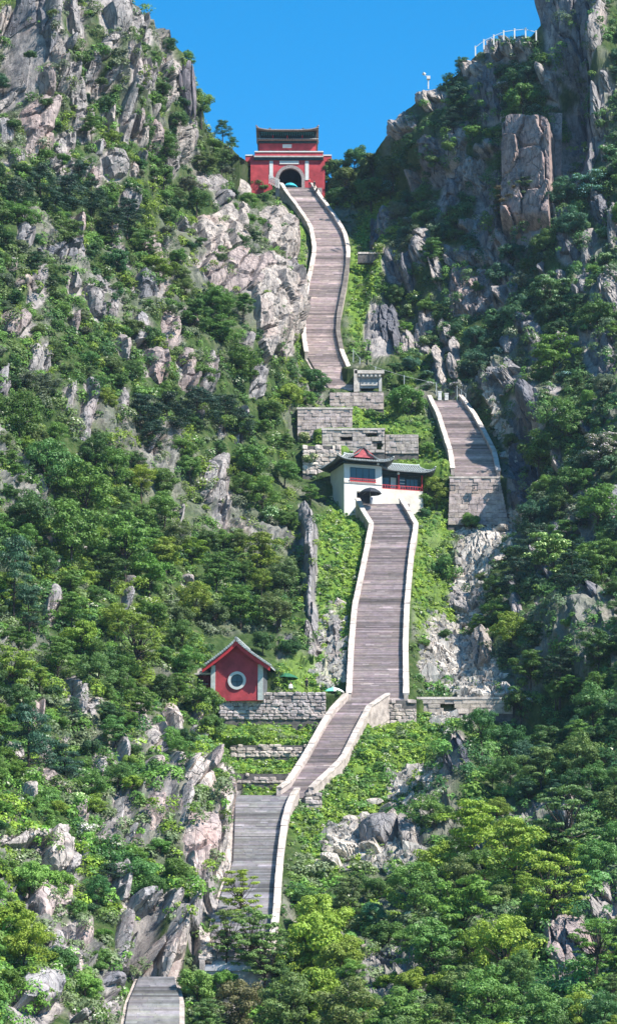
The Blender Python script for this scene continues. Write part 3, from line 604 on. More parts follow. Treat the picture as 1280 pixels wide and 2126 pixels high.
# ================================================================== STAIRS
def unit_block(name, m, seed, bev=0.04, rough=0.02):
    import bmesh
    rs = random.Random(seed); bm = bmesh.new(); bmesh.ops.create_cube(bm, size=1.0)
    bmesh.ops.bevel(bm, geom=bm.edges[:], offset=bev, segments=1, affect='EDGES')
    for v in bm.verts: v.co += Vector((rs.uniform(-1, 1), rs.uniform(-1, 1), rs.uniform(-1, 1))) * rough
    me = bpy.data.meshes.new(name); bm.to_mesh(me); bm.free(); me.materials.append(m); return me
COPE = [unit_block('coping_stone', M_COPE, s, 0.05, 0.02) for s in range(5)]
STONE = [unit_block('stone', M_MASON, 20 + s, 0.17, 0.11) for s in range(9)]
def inst(name, me, parent, loc, size, rot=(0, 0, 0), col=None):
    o = bpy.data.objects.new(name, me); o.location = loc; o.rotation_euler = rot; o.scale = size
    if col: o.color = col
    return link(o, parent)
def flight(key, label, rise=0.17, pl=True, pr=True, wall=0.75, steps_tint=(0.245, 0.195, 0.188), sidedrop=3.0, lpad=0.0, rstart=None, lrange=None, rrange=None, split=6):
    L, R = STAIRS[key]; y0, y1 = min(p[1] for p in L), max(p[1] for p in L)
    ys = np.linspace(y1, y0, 300); D = stairD(ys)
    Pl = Wn(interp(ys, [(p[1], p[0]) for p in L]), ys, D); Pr = Wn(interp(ys, [(p[1], p[0]) for p in R]), ys, D)
    Z = np.maximum.accumulate(Pl[:, 2] + np.arange(300) * 1e-6)
    org = Vector(((Pl[0, 0] + Pr[0, 0]) / 2, D[0], Z[0]))
    t = thing('stone_staircase', org, label, 'staircase')
    n = max(3, int(round((Z[-1] - Z[0]) / rise))); rs = np.random.RandomState(len(key) * 31 + n)
    V = []; Fc = []; T = []
    def at(z):
        return (np.interp(z, Z, D), np.interp(z, Z, Pl[:, 0]), np.interp(z, Z, Pr[:, 0]))
    tone = 0
    # every so often a wider landing stone row, kept a little paler
    for k in range(n):
        za, zb = Z[0] + (Z[-1] - Z[0]) * k / n, Z[0] + (Z[-1] - Z[0]) * (k + 1) / n
        d0, xl, xr = at(za); d1, _, _ = at(zb)
        if k % 7 == 0: tone = rs.uniform(-.26, .2)
        land = (k % 23 in (0, 1, 2, 3)); rt = rs.uniform(-.34, .3)
        cuts = [xl]
        while cuts[-1] < xr - 1.5: cuts.append(cuts[-1] + rs.uniform(.8, 1.9))
        cuts[-1] = xr
        for a_, b_ in zip(cuts[:-1], cuts[1:]):
            g = 0.008; base = len(V); f0 = d0 + rs.uniform(-.03, .03); top = zb + rs.uniform(-.012, .012)
            V += [(x, y, z) for z in (za - .25, top) for y in (f0, d1 + .12) for x in (a_ + g, b_ - g)]
            Fc += [(base + i, base + j, base + k2, base + l) for i, j, k2, l in [(4, 5, 7, 6), (0, 1, 5, 4), (0, 4, 6, 2), (1, 3, 7, 5)]]
            c = np.array(steps_tint) * (1 + tone + rt + rs.uniform(-.09, .09) + (0.3 if land else 0)) * np.array([1, 1 + rs.uniform(-.04, .06), 1 + rs.uniform(-.05, .09)])
            if rs.rand() < .045: c = c * 1.6
            T += [np.clip(c, 0.03, .75)] * 8
    V = np.array(V) - np.array(org)
    o = mesh_np('steps', V, Fc, M_STEP, t, tint=np.array(T)); tag(o, kind='stuff')
    # body of the flight: masonry sides and core under the treads
    mb = MB(); m_ = 40
    for k in range(m_):
        za, zb = Z[0] + (Z[-1] - Z[0]) * k / m_, Z[0] + (Z[-1] - Z[0]) * (k + 1) / m_
        (d0, l0, r0), (d1, l1, r1) = at(za), at(zb); q = 0.12; e = .45
        P = [(l0 - e, d0 + q, za - sidedrop), (r0 + e, d0 + q, za - sidedrop), (r1 + e, d1 + q, zb - sidedrop), (l1 - e, d1 + q, zb - sidedrop),
             (l0 - e, d0 + q, za - .2), (r0 + e, d0 + q, za - .2), (r1 + e, d1 + q, zb - .2), (l1 - e, d1 + q, zb - .2)]
        mb.hexa([Vector(p) - org for p in P])
    mb.build('masonry_core', M_PARA, t)
    for side, X, on, rg in (('l', Pl[:, 0], pl, lrange), ('r', Pr[:, 0], pr, rrange)):
        if not on: continue
        za, zb = (Z[0], Z[-1]) if rg is None else (np.interp(-rg[0], -ys, Z), np.interp(-rg[1], -ys, Z))
        za, zb = min(za, zb), max(za, zb)
        # nodes along the wall about 1.9 m apart
        zz = np.linspace(za, zb, 400); P3 = np.stack([np.interp(zz, Z, X), np.interp(zz, Z, D), zz], 1)
        s = np.concatenate([[0], np.cumsum(np.linalg.norm(np.diff(P3, axis=0), axis=1))]); m_ = max(1, int(round(s[-1] / 2.3)))
        nod = [Vector(np.array([np.interp(q, s, P3[:, j]) for j in range(3)]).tolist()) for q in np.linspace(0, s[-1], m_ + 1)]
        sg = -1 if side == 'l' else 1; tw = 0.5
        wb = MB()
        for a_, b_ in zip(nod[:-1], nod[1:]):
            x0, x1 = (sg * 0.0, sg * tw)
            lo = 2.2
            Q = [a_ + Vector((x0, 0, -lo)), a_ + Vector((x1, 0, -lo)), b_ + Vector((x1, 0, -lo)), b_ + Vector((x0, 0, -lo)),
                 a_ + Vector((x0, 0, wall)), a_ + Vector((x1, 0, wall)), b_ + Vector((x1, 0, wall)), b_ + Vector((x0, 0, wall))]
            wb.hexa([p - org for p in Q])
        pw = wb.build('parapet', M_PARA, t)
        for k, (a_, b_) in enumerate(zip(nod[:-1], nod[1:])):
            d = b_ - a_; mid = (a_ + b_) / 2 + Vector((sg * tw / 2, 0, wall + .10)) - org
            rot = d.to_track_quat('Y', 'Z').to_euler()
            c = 1 + rs.uniform(-.16, .1)
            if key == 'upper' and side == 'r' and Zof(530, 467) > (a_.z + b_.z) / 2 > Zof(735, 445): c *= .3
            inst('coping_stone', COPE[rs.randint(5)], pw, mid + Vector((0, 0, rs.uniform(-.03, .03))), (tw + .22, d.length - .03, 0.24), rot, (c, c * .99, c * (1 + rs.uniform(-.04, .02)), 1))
    return t
flight('lowest', 'lowest flight of stone stairs at the bottom edge of the view', pl=False, pr=False, steps_tint=(.27, .25, .24))
flight('second', 'flight running down beside the crags behind the thin branching tree', lrange=(2010, 1965), steps_tint=(.27, .25, .25))
flight('third', 'slanting flight between the grass terraces and the boulder field')
flight('fourth', 'long middle flight rising straight to the white house')
flight('right', 'short flight on the right above the tall retaining wall', steps_tint=(.255, .20, .19), lrange=(985, 832))
flight('upper', 'highest curving flight climbing to the red gate tower', rise=.19, steps_tint=(.32, .25, .235), lrange=(742, 390))
# landings joining the flights
def landing(name, pts, z, th, label, m=M_CONC):
    """pts: world xy polygon"""
    mb = MB(); n = len(pts); vs = [(x, y, z - th) for x, y in pts] + [(x, y, z) for x, y in pts]
    mb.add(vs, [tuple(range(n - 1, -1, -1)), tuple(range(n, 2 * n))] + [(i, (i + 1) % n, (i + 1) % n + n, i + n) for i in range(n)])
    o = mb.build(name, m); tag(o, label, 'landing'); return o
def XY(px, py, D=None):
    D = stairD(py) if D is None else D; p = Wn(px, py, D); return (float(p[0]), float(p[1]))
M_LAND = simple('worn_landing_slabs', (0.34, 0.30, 0.29), 0.85, 0.2, 0.8, 0.3)
def quad_land(l, r, py, depth, label, th=1.6):
    D = float(stairD(py)); z = Zof(py, D) - .01; (x0, _), (x1, _) = XY(l, py), XY(r, py)
    return landing('landing', [(x0, D + .1), (x1, D + .1), (x1, D + depth), (x0, D + depth)], z - .03, th, label, M_LAND)
quad_land(480, 652, 1650, 3.0, 'stone landing where the lower stairs turn beside the grass terraces')
quad_land(706, 838, 1448, 3.0, 'stone landing where the slanting flight meets the long middle flight')
quad_land(738, 850, 1045, 3.0, 'stone landing in front of the white house at the top of the middle flight')
quad_land(892, 955, 831, 3.0, 'landing with small gate posts at the top of the right flight')
quad_land(682, 800, 812, 4.0, 'stone landing at the foot of the upper flight')
quad_land(572, 668, 389, 6.0, 'paved forecourt of the red gate tower', 3.0)
# ================================================================== PLANTS
def unit(v): return v / (np.linalg.norm(v, axis=-1, keepdims=True) + 1e-9)
def leaf_quads(c, n, size, rs, aspect=0.62):
    """diamond leaf sprays: centres c, facing n"""
    r = unit(rs.normal(size=c.shape)); t = unit(np.cross(n, r)); b = unit(np.cross(n, t)); s = np.asarray(size)[:, None]
    V = np.stack([c - t * s, c - b * s * aspect + n * s * .12, c + t * s, c + b * s * aspect + n * s * .12], 1)
    return V
def leaf_tris(c, n, size, rs):
    r = unit(rs.normal(size=c.shape)); t = unit(np.cross(n, r)); b = unit(np.cross(n, t)); s = np.asarray(size)[:, None]
    return np.stack([c - t * s - b * s * .5, c + t * s - b * s * .4, c + b * s * 1.0 + n * s * .15], 1)
def quads_idx(n): return np.arange(n * 4, dtype=np.int32).reshape(n, 4)
PAL = {'dark': (.042, .102, .034), 'mid': (.086, .172, .046), 'olive': (.125, .185, .058), 'lime': (.225, .325, .048), 'grey': (.140, .175, .105), 'fresh': (.128, .245, .050), 'teal': (.046, .115, .062), 'brown': (.16, .14, .075), 'cream': (.60, .62, .46)}
def undergrowth(name, n, kind, seed, mode, xr=(-230, 1510), yr=(-120, 2330)):
    rs = np.random.RandomState(seed)
    px = rs.uniform(xr[0], xr[1], n * 3); py = rs.uniform(yr[0], yr[1], n * 3)
    mead = samp(ZM, px, py); gul = samp(ZG, px, py); res = samp(RES, px, py); rk = samp(ROCKM, px, py)
    ok = (py > interp(px, RIDGE) - 1) & (res < .3)
    if mode == 'bush': ok &= (rs.rand(len(px)) > mead * 0.80 + gul * 0.93) & ((rk < .35) | (rs.rand(len(px)) < np.where(vnoise(samp(PB, px, py), (2.2, 2.2, 2.2), 55) > .05, .5, .04)))
    if mode == 'bush':
        PN = samp(PB, px, py); ok &= ~((fbm(PN, (7, 7, 12), 3, 123) > .27) & (rs.rand(len(px)) < .6))
    if mode == 'meadow': ok &= (rs.rand(len(px)) < mead - gul * .55) & (rk < .4)
    if mode == 'tuft': ok &= (rs.rand(len(px)) < 0.12 + .5 * gul) & ((rk < .7) | (rs.rand(len(px)) < .4))
    px, py = px[ok][:n], py[ok][:n]; m = len(px)
    P = samp(PD, px, py); nn = samp(NB, px, py)
    if mode == 'bush': P = P + (nn * .6 + np.array([0, -.5, .1])) * (sstep(.3, .8, samp(ROCKM, px, py)) * rs.uniform(.9, 2.3, m))[:, None]
    near = samp(nearst, px, py)
    if mode == 'bush':
        r = rs.gamma(5, .2, m) * .5 + .26; r = np.clip(r, .3, 1.7) * (1 - .55 * near); K = np.clip((r * r * 118).astype(int), 24, 290); ls = rs.uniform(.11, .18, m)
        sp = fbm(P, (9, 9, 9), 3, 31) + rs.uniform(-.25, .25, m); sp2 = fbm(P, (5, 5, 5), 2, 37) + rs.uniform(-.3, .3, m)
        names = np.where(sp < -.28, 0, np.where(sp < -.08, 1, np.where(sp < .1, 2, np.where(sp < .27, 3, 4))))
        tab = np.array([PAL[k] for k in ('dark', 'mid', 'fresh', 'olive', 'grey')]); col = tab[names]
        lime = (sp2 > .33); col = np.where(lime[:, None], np.array(PAL['lime']) * .8, col)
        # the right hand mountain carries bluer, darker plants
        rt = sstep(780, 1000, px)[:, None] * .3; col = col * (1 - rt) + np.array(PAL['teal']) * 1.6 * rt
        low = sstep(1000, 1900, py)[:, None]; col = col * (1 + .35 * low * np.array([.8, 1, .3]))
    elif mode == 'meadow':
        r = np.clip(rs.gamma(4, .07, m), .12, .7); K = np.clip((r * 75).astype(int), 10, 50); ls = rs.uniform(.10, .16, m)
        sp = fbm(P, (3, 3, 3), 3, 41) + rs.uniform(-.3, .3, m); tab = np.array([PAL['mid'], PAL['fresh'], PAL['lime'], PAL['olive']]); col = tab[np.digitize(sp, [-.3, 0, .42])] * 1.15
    else:
        r = rs.uniform(.15, .5, m); K = np.full(m, 12); ls = rs.uniform(.09, .15, m); tab = np.array([PAL['olive'], PAL['fresh'], PAL['grey'], PAL['mid']]); col = tab[rs.randint(0, 4, m)]
    col = col * rs.uniform(.75, 1.3, (m, 1))
    idx = np.repeat(np.arange(m), K); tot = len(idx)
    d = unit(rs.normal(size=(tot, 3)) + np.array([0.1, -.25, .75])); rad = rs.uniform(.45, 1.05, tot) ** .7 * r[idx]
    sq = rs.uniform(.55, .95, m)
    # uneven dome: several knuckles per bush
    kn = unit(rs.normal(size=(m, 3)) + np.array([0, -.3, .6])); bump = 1 + .35 * np.clip((d * kn[idx]).sum(1), 0, 1) ** 3
    c = P[idx] + nn[idx] * .1 + d * (rad * bump)[:, None] * np.stack([np.ones(tot), np.ones(tot), sq[idx]], 1)
    ln = unit(d * 1.1 + unit(rs.normal(size=(tot, 3))) * .6 + np.array([0, 0, .25]))
    V = leaf_tris(c, ln, ls[idx] * rs.uniform(.7, 1.3, tot), rs)
    T = col[idx] * rs.uniform(.85, 1.15, (tot, 1))
    # blossoms
    fl = (rs.rand(m) < (.07 if mode == 'bush' else .05 if mode == 'meadow' else .03))[idx] & (rs.rand(tot) < .3) & (d[:, 2] > .1)
    fl |= (mode == 'meadow') & (rs.rand(tot) < .006)
    T[fl] = np.array(PAL['cream']) * rs.uniform(.6, 1.1, (fl.sum(), 1))
    o = mesh_np(name, V, np.arange(tot * 3).reshape(tot, 3), M_BUSH, tint=np.repeat(T, 3, 0)); tag(o, kind, None, None, 'stuff'); return tot
n1 = undergrowth('undergrowth', 18000, 'low leafy bushes covering both mountainsides between the rocks', 3, 'bush')
n2 = undergrowth('meadow_grass', 14000, 'bright weedy grass on the banks beside the stairs', 4, 'meadow', (400, 1100), (380, 1900))
n3 = undergrowth('grass_tufts', 3500, 'scattered tufts growing in cracks and rubble', 5, 'tuft')
print('undergrowth leaves', n1, n2, n3)
# ------------------------------------------------------------------ tree prototypes (unit crown radius, base at z=0)
def limb_tree(mb, trunk_h, tips, rs, r0=.055, lean=(0, 0)):
    top = Vector((lean[0], lean[1], trunk_h)); mid = Vector((lean[0] * .3 + rs.uniform(-.04, .04), lean[1] * .3, trunk_h * .5))
    mb.tube([(0, 0, -.5), (0, 0, 0), mid, top], [r0 * 1.25, r0, r0 * .8, r0 * .62], 6)
    for t in tips:
        t = Vector(t); st = mid.lerp(top, rs.uniform(.3, 1.0)); q = st.lerp(t, .5) + Vector((rs.uniform(-.08, .08), rs.uniform(-.08, .08), rs.uniform(-.1, .04)))
        mb.tube([st, q, t], [r0 * .42, r0 * .27, r0 * .1], 4, caps=False)
def proto(kind, seed):
    rs = np.random.RandomState(seed); mb = MB(); Cs = []; Ns = []; Ss = []; Ts = []
    def clump(c, rx, rz, n, ls, flat=.0, tone=1.0, shell=.35, up=.35):
        d = unit(rs.normal(size=(n, 3)) + np.array([0, -.05, .3])); rad = (shell + (1 - shell) * rs.rand(n) ** .5)
        p = np.array(c) + d * rad[:, None] * np.array([rx, rx, rz])
        nn = unit(d * 1.1 + unit(rs.normal(size=(n, 3))) * .62 + np.array([0, 0, up * .8]))
        Cs.append(p); Ns.append(nn); Ss.append(ls * rs.uniform(.65, 1.35, n)); Ts.append(tone * rs.uniform(.86, 1.14, n))
    if kind == 'broad':
        hc = 1.05; tips = []
        for k in range(30):
            d = unit(rs.normal(size=3) + np.array([0, 0, .35])); r = rs.uniform(.45, .82)
            c = np.array([0, 0, hc]) + d * r * np.array([1, 1, .85]); tips.append(c - d * .1)
            clump(c, rs.uniform(.2, .36), rs.uniform(.15, .26), rs.randint(190, 280), .043, tone=rs.uniform(.88, 1.12))
        limb_tree(mb, .75, tips[:9], rs)
    elif kind == 'spray':          # layered fans of leaves with gaps
        hc = 1.15; tips = []
        for k in range(40):
            d = unit(rs.normal(size=3) + np.array([0, 0, .25])); r = rs.uniform(.35, .95)
            c = np.array([0, 0, hc]) + d * r * np.array([1, 1, .9]); tips.append(c)
            clump(c, rs.uniform(.18, .34), rs.uniform(.07, .13) * (1 + .8 * (seed % 2)), rs.randint(130, 210), .037, tone=rs.uniform(.82, 1.18), up=.7 - .35 * (seed % 2))
        limb_tree(mb, .9, tips[:16], rs, .045)
    elif kind == 'airy':           # thin feathery tree, branches showing
        hc = 1.5; tips = []
        for k in range(48):
            a = rs.uniform(0, 6.283); z = rs.uniform(-.75, .95); r = rs.uniform(.2, .9) * math.sqrt(max(.1, 1 - z * z * .8))
            c = np.array([math.cos(a) * r, math.sin(a) * r, hc + z]); tips.append(c)
            clump(c, rs.uniform(.14, .30), rs.uniform(.04, .09), rs.randint(90, 140), .034, tone=rs.uniform(.8, 1.2), up=.6, shell=.1)
        limb_tree(mb, 1.35, tips, rs, .055, (rs.uniform(-.15, .15), 0))
    elif kind == 'pine':
        hc = 1.25; tips = []
        for k in range(46):
            z = rs.uniform(-.85, .95); rr = .95 * (1 - max(0, z) * .75) * rs.uniform(.25, 1); a = rs.uniform(0, 6.283)
            c = np.array([math.cos(a) * rr, math.sin(a) * rr, hc + z * .85 + rr * .08]); tips.append(c)
            clump(c, rs.uniform(.20, .36), rs.uniform(.07, .13), rs.randint(150, 210), .042, tone=rs.uniform(.75, 1.25), up=.5)
        mb.tube([(0, 0, -.5), (.02, 0, .5), (-.03, .02, 1.3), (0, 0, 2.0)], [.055, .045, .03, .01], 6)
        for t in tips[::2]:
            t = Vector(t); st = Vector((0, 0, t.z - .06)); mb.tube([st, t], [.018, .006], 4, caps=False)
    elif kind == 'shrub':
        hc = .62; tips = []
        for k in range(15):
            d = unit(rs.normal(size=3) + np.array([0, 0, .55])); r = rs.uniform(.35, .7)
            c = np.array([0, 0, hc]) + d * r * np.array([1, 1, .62]); tips.append(c)
            clump(c, rs.uniform(.24, .4), rs.uniform(.16, .26), rs.randint(150, 220), .052, tone=rs.uniform(.8, 1.2))
        limb_tree(mb, .3, tips[:6], rs, .035)
    Cc = np.concatenate(Cs); n = len(Cc); T = np.concatenate(Ts)[:, None] * np.ones(3); T = np.clip(T * np.array([1, 1, 1]) * rs.uniform(.96, 1.04, (n, 3)), 0, 2)
    return mb, (leaf_quads(Cc, np.concatenate(Ns), np.concatenate(Ss), rs, .62 if kind != 'pine' else .3), n, T, np.concatenate(Ns)), hc
FLOWER = {}
PROTO = {}
def build_proto(kind, seed, blossom=False):
    mb, (V, n, T, Nn), hc = proto(kind, seed); rs = np.random.RandomState(seed + 5)
    if blossom:
        fl = (rs.rand(n) < .30) & (Nn[:, 2] > .15); T = T.copy(); T[fl] = np.array([7.0, 4.6, 9.0]) * rs.uniform(.6, 1, (fl.sum(), 1))
    me = bpy.data.meshes.new('crown'); F4 = quads_idx(n)
    me.vertices.add(n * 4); me.vertices.foreach_set('co', V.astype(np.float32).ravel()); me.loops.add(n * 4); me.loops.foreach_set('vertex_index', F4.ravel())
    me.polygons.add(n); me.polygons.foreach_set('loop_start', np.arange(0, n * 4, 4, dtype=np.int32))
    a = me.attributes.new('tint', 'FLOAT_COLOR', 'POINT'); t = np.ones((n * 4, 4), np.float32); t[:, :3] = np.repeat(T, 4, 0); a.data.foreach_set('color', t.ravel())
    me.materials.append(M_NEEDLE if kind == 'pine' else M_LEAF); me.update(calc_edges=True)
    mt = bpy.data.meshes.new('trunk'); mt.from_pydata(mb.v, [], mb.f); mt.materials.append(M_BARK); mt.update()
    return me, mt, hc
for kd, cnt in (('broad', 5), ('spray', 5), ('airy', 4), ('pine', 4), ('shrub', 5)):
    PROTO[kd] = [build_proto(kd, 200 + 17 * i + len(kd)) for i in range(cnt)]
PROTO['bloom'] = [build_proto('shrub', 400 + i, True) for i in range(3)]
PROTO['bloomtree'] = [build_proto('spray', 430 + i, True) for i in range(2)]
NAMES = {'broad': 'round_tree', 'spray': 'spreading_tree', 'airy': 'thin_tree', 'pine': 'pine_tree', 'shrub': 'shrub', 'bloom': 'flowering_shrub', 'bloomtree': 'flowering_tree'}
CATS = {'broad': 'tree', 'spray': 'tree', 'airy': 'tree', 'pine': 'pine tree', 'shrub': 'shrub', 'bloom': 'shrub', 'bloomtree': 'tree'}
TREEM = np.zeros(GXX.shape); TRS = random.Random(99); NT = [0]
def tree(kind, cx, cy, r, label, col='mid', tone=1.0, zs=1.0, group=None, hcf=1.0, dn=0.0):
    """crown centre (cx, cy) and radius r as seen; the tree stands on the slope below it"""
    NT[0] += 1; cr, tk, hc = PROTO[kind][TRS.randrange(len(PROTO[kind]))]
    b = cy + hc * zs * r * hcf + dn; P = samp(PD, cx, b); D = float(P[1]); s = r * D / F
    # keep the crown where it is seen although the relief moved the ground
    v = (1063 - b) / F; zray = D * (sp + cp * v) / (cp - sp * v); dz = float(P[2]) - zray
    P = np.array([cx and (cx - 640) / F * D / (cp - sp * v), D, float(P[2]) - 0.1 * s])
    e = thing(NAMES[kind], P.tolist(), label, CATS[kind], group, TRS.uniform(0, 6.28)); e.scale = (s, s, s * zs)
    e.rotation_euler = (TRS.uniform(-.06, .06), TRS.uniform(-.06, .06), TRS.uniform(0, 6.28))
    o = bpy.data.objects.new('trunk', tk); link(o, e)
    o = bpy.data.objects.new('crown', cr); c = np.array(PAL[col]) * tone * np.array([TRS.uniform(.9, 1.1), TRS.uniform(.95, 1.05), TRS.uniform(.85, 1.15)]); c = c * (1 + .35 * float(sstep(1350, 1750, cy)) * (kind != 'pine')); o.color = (*c.tolist(), 1); link(o, e)
    global TREEM
    return e
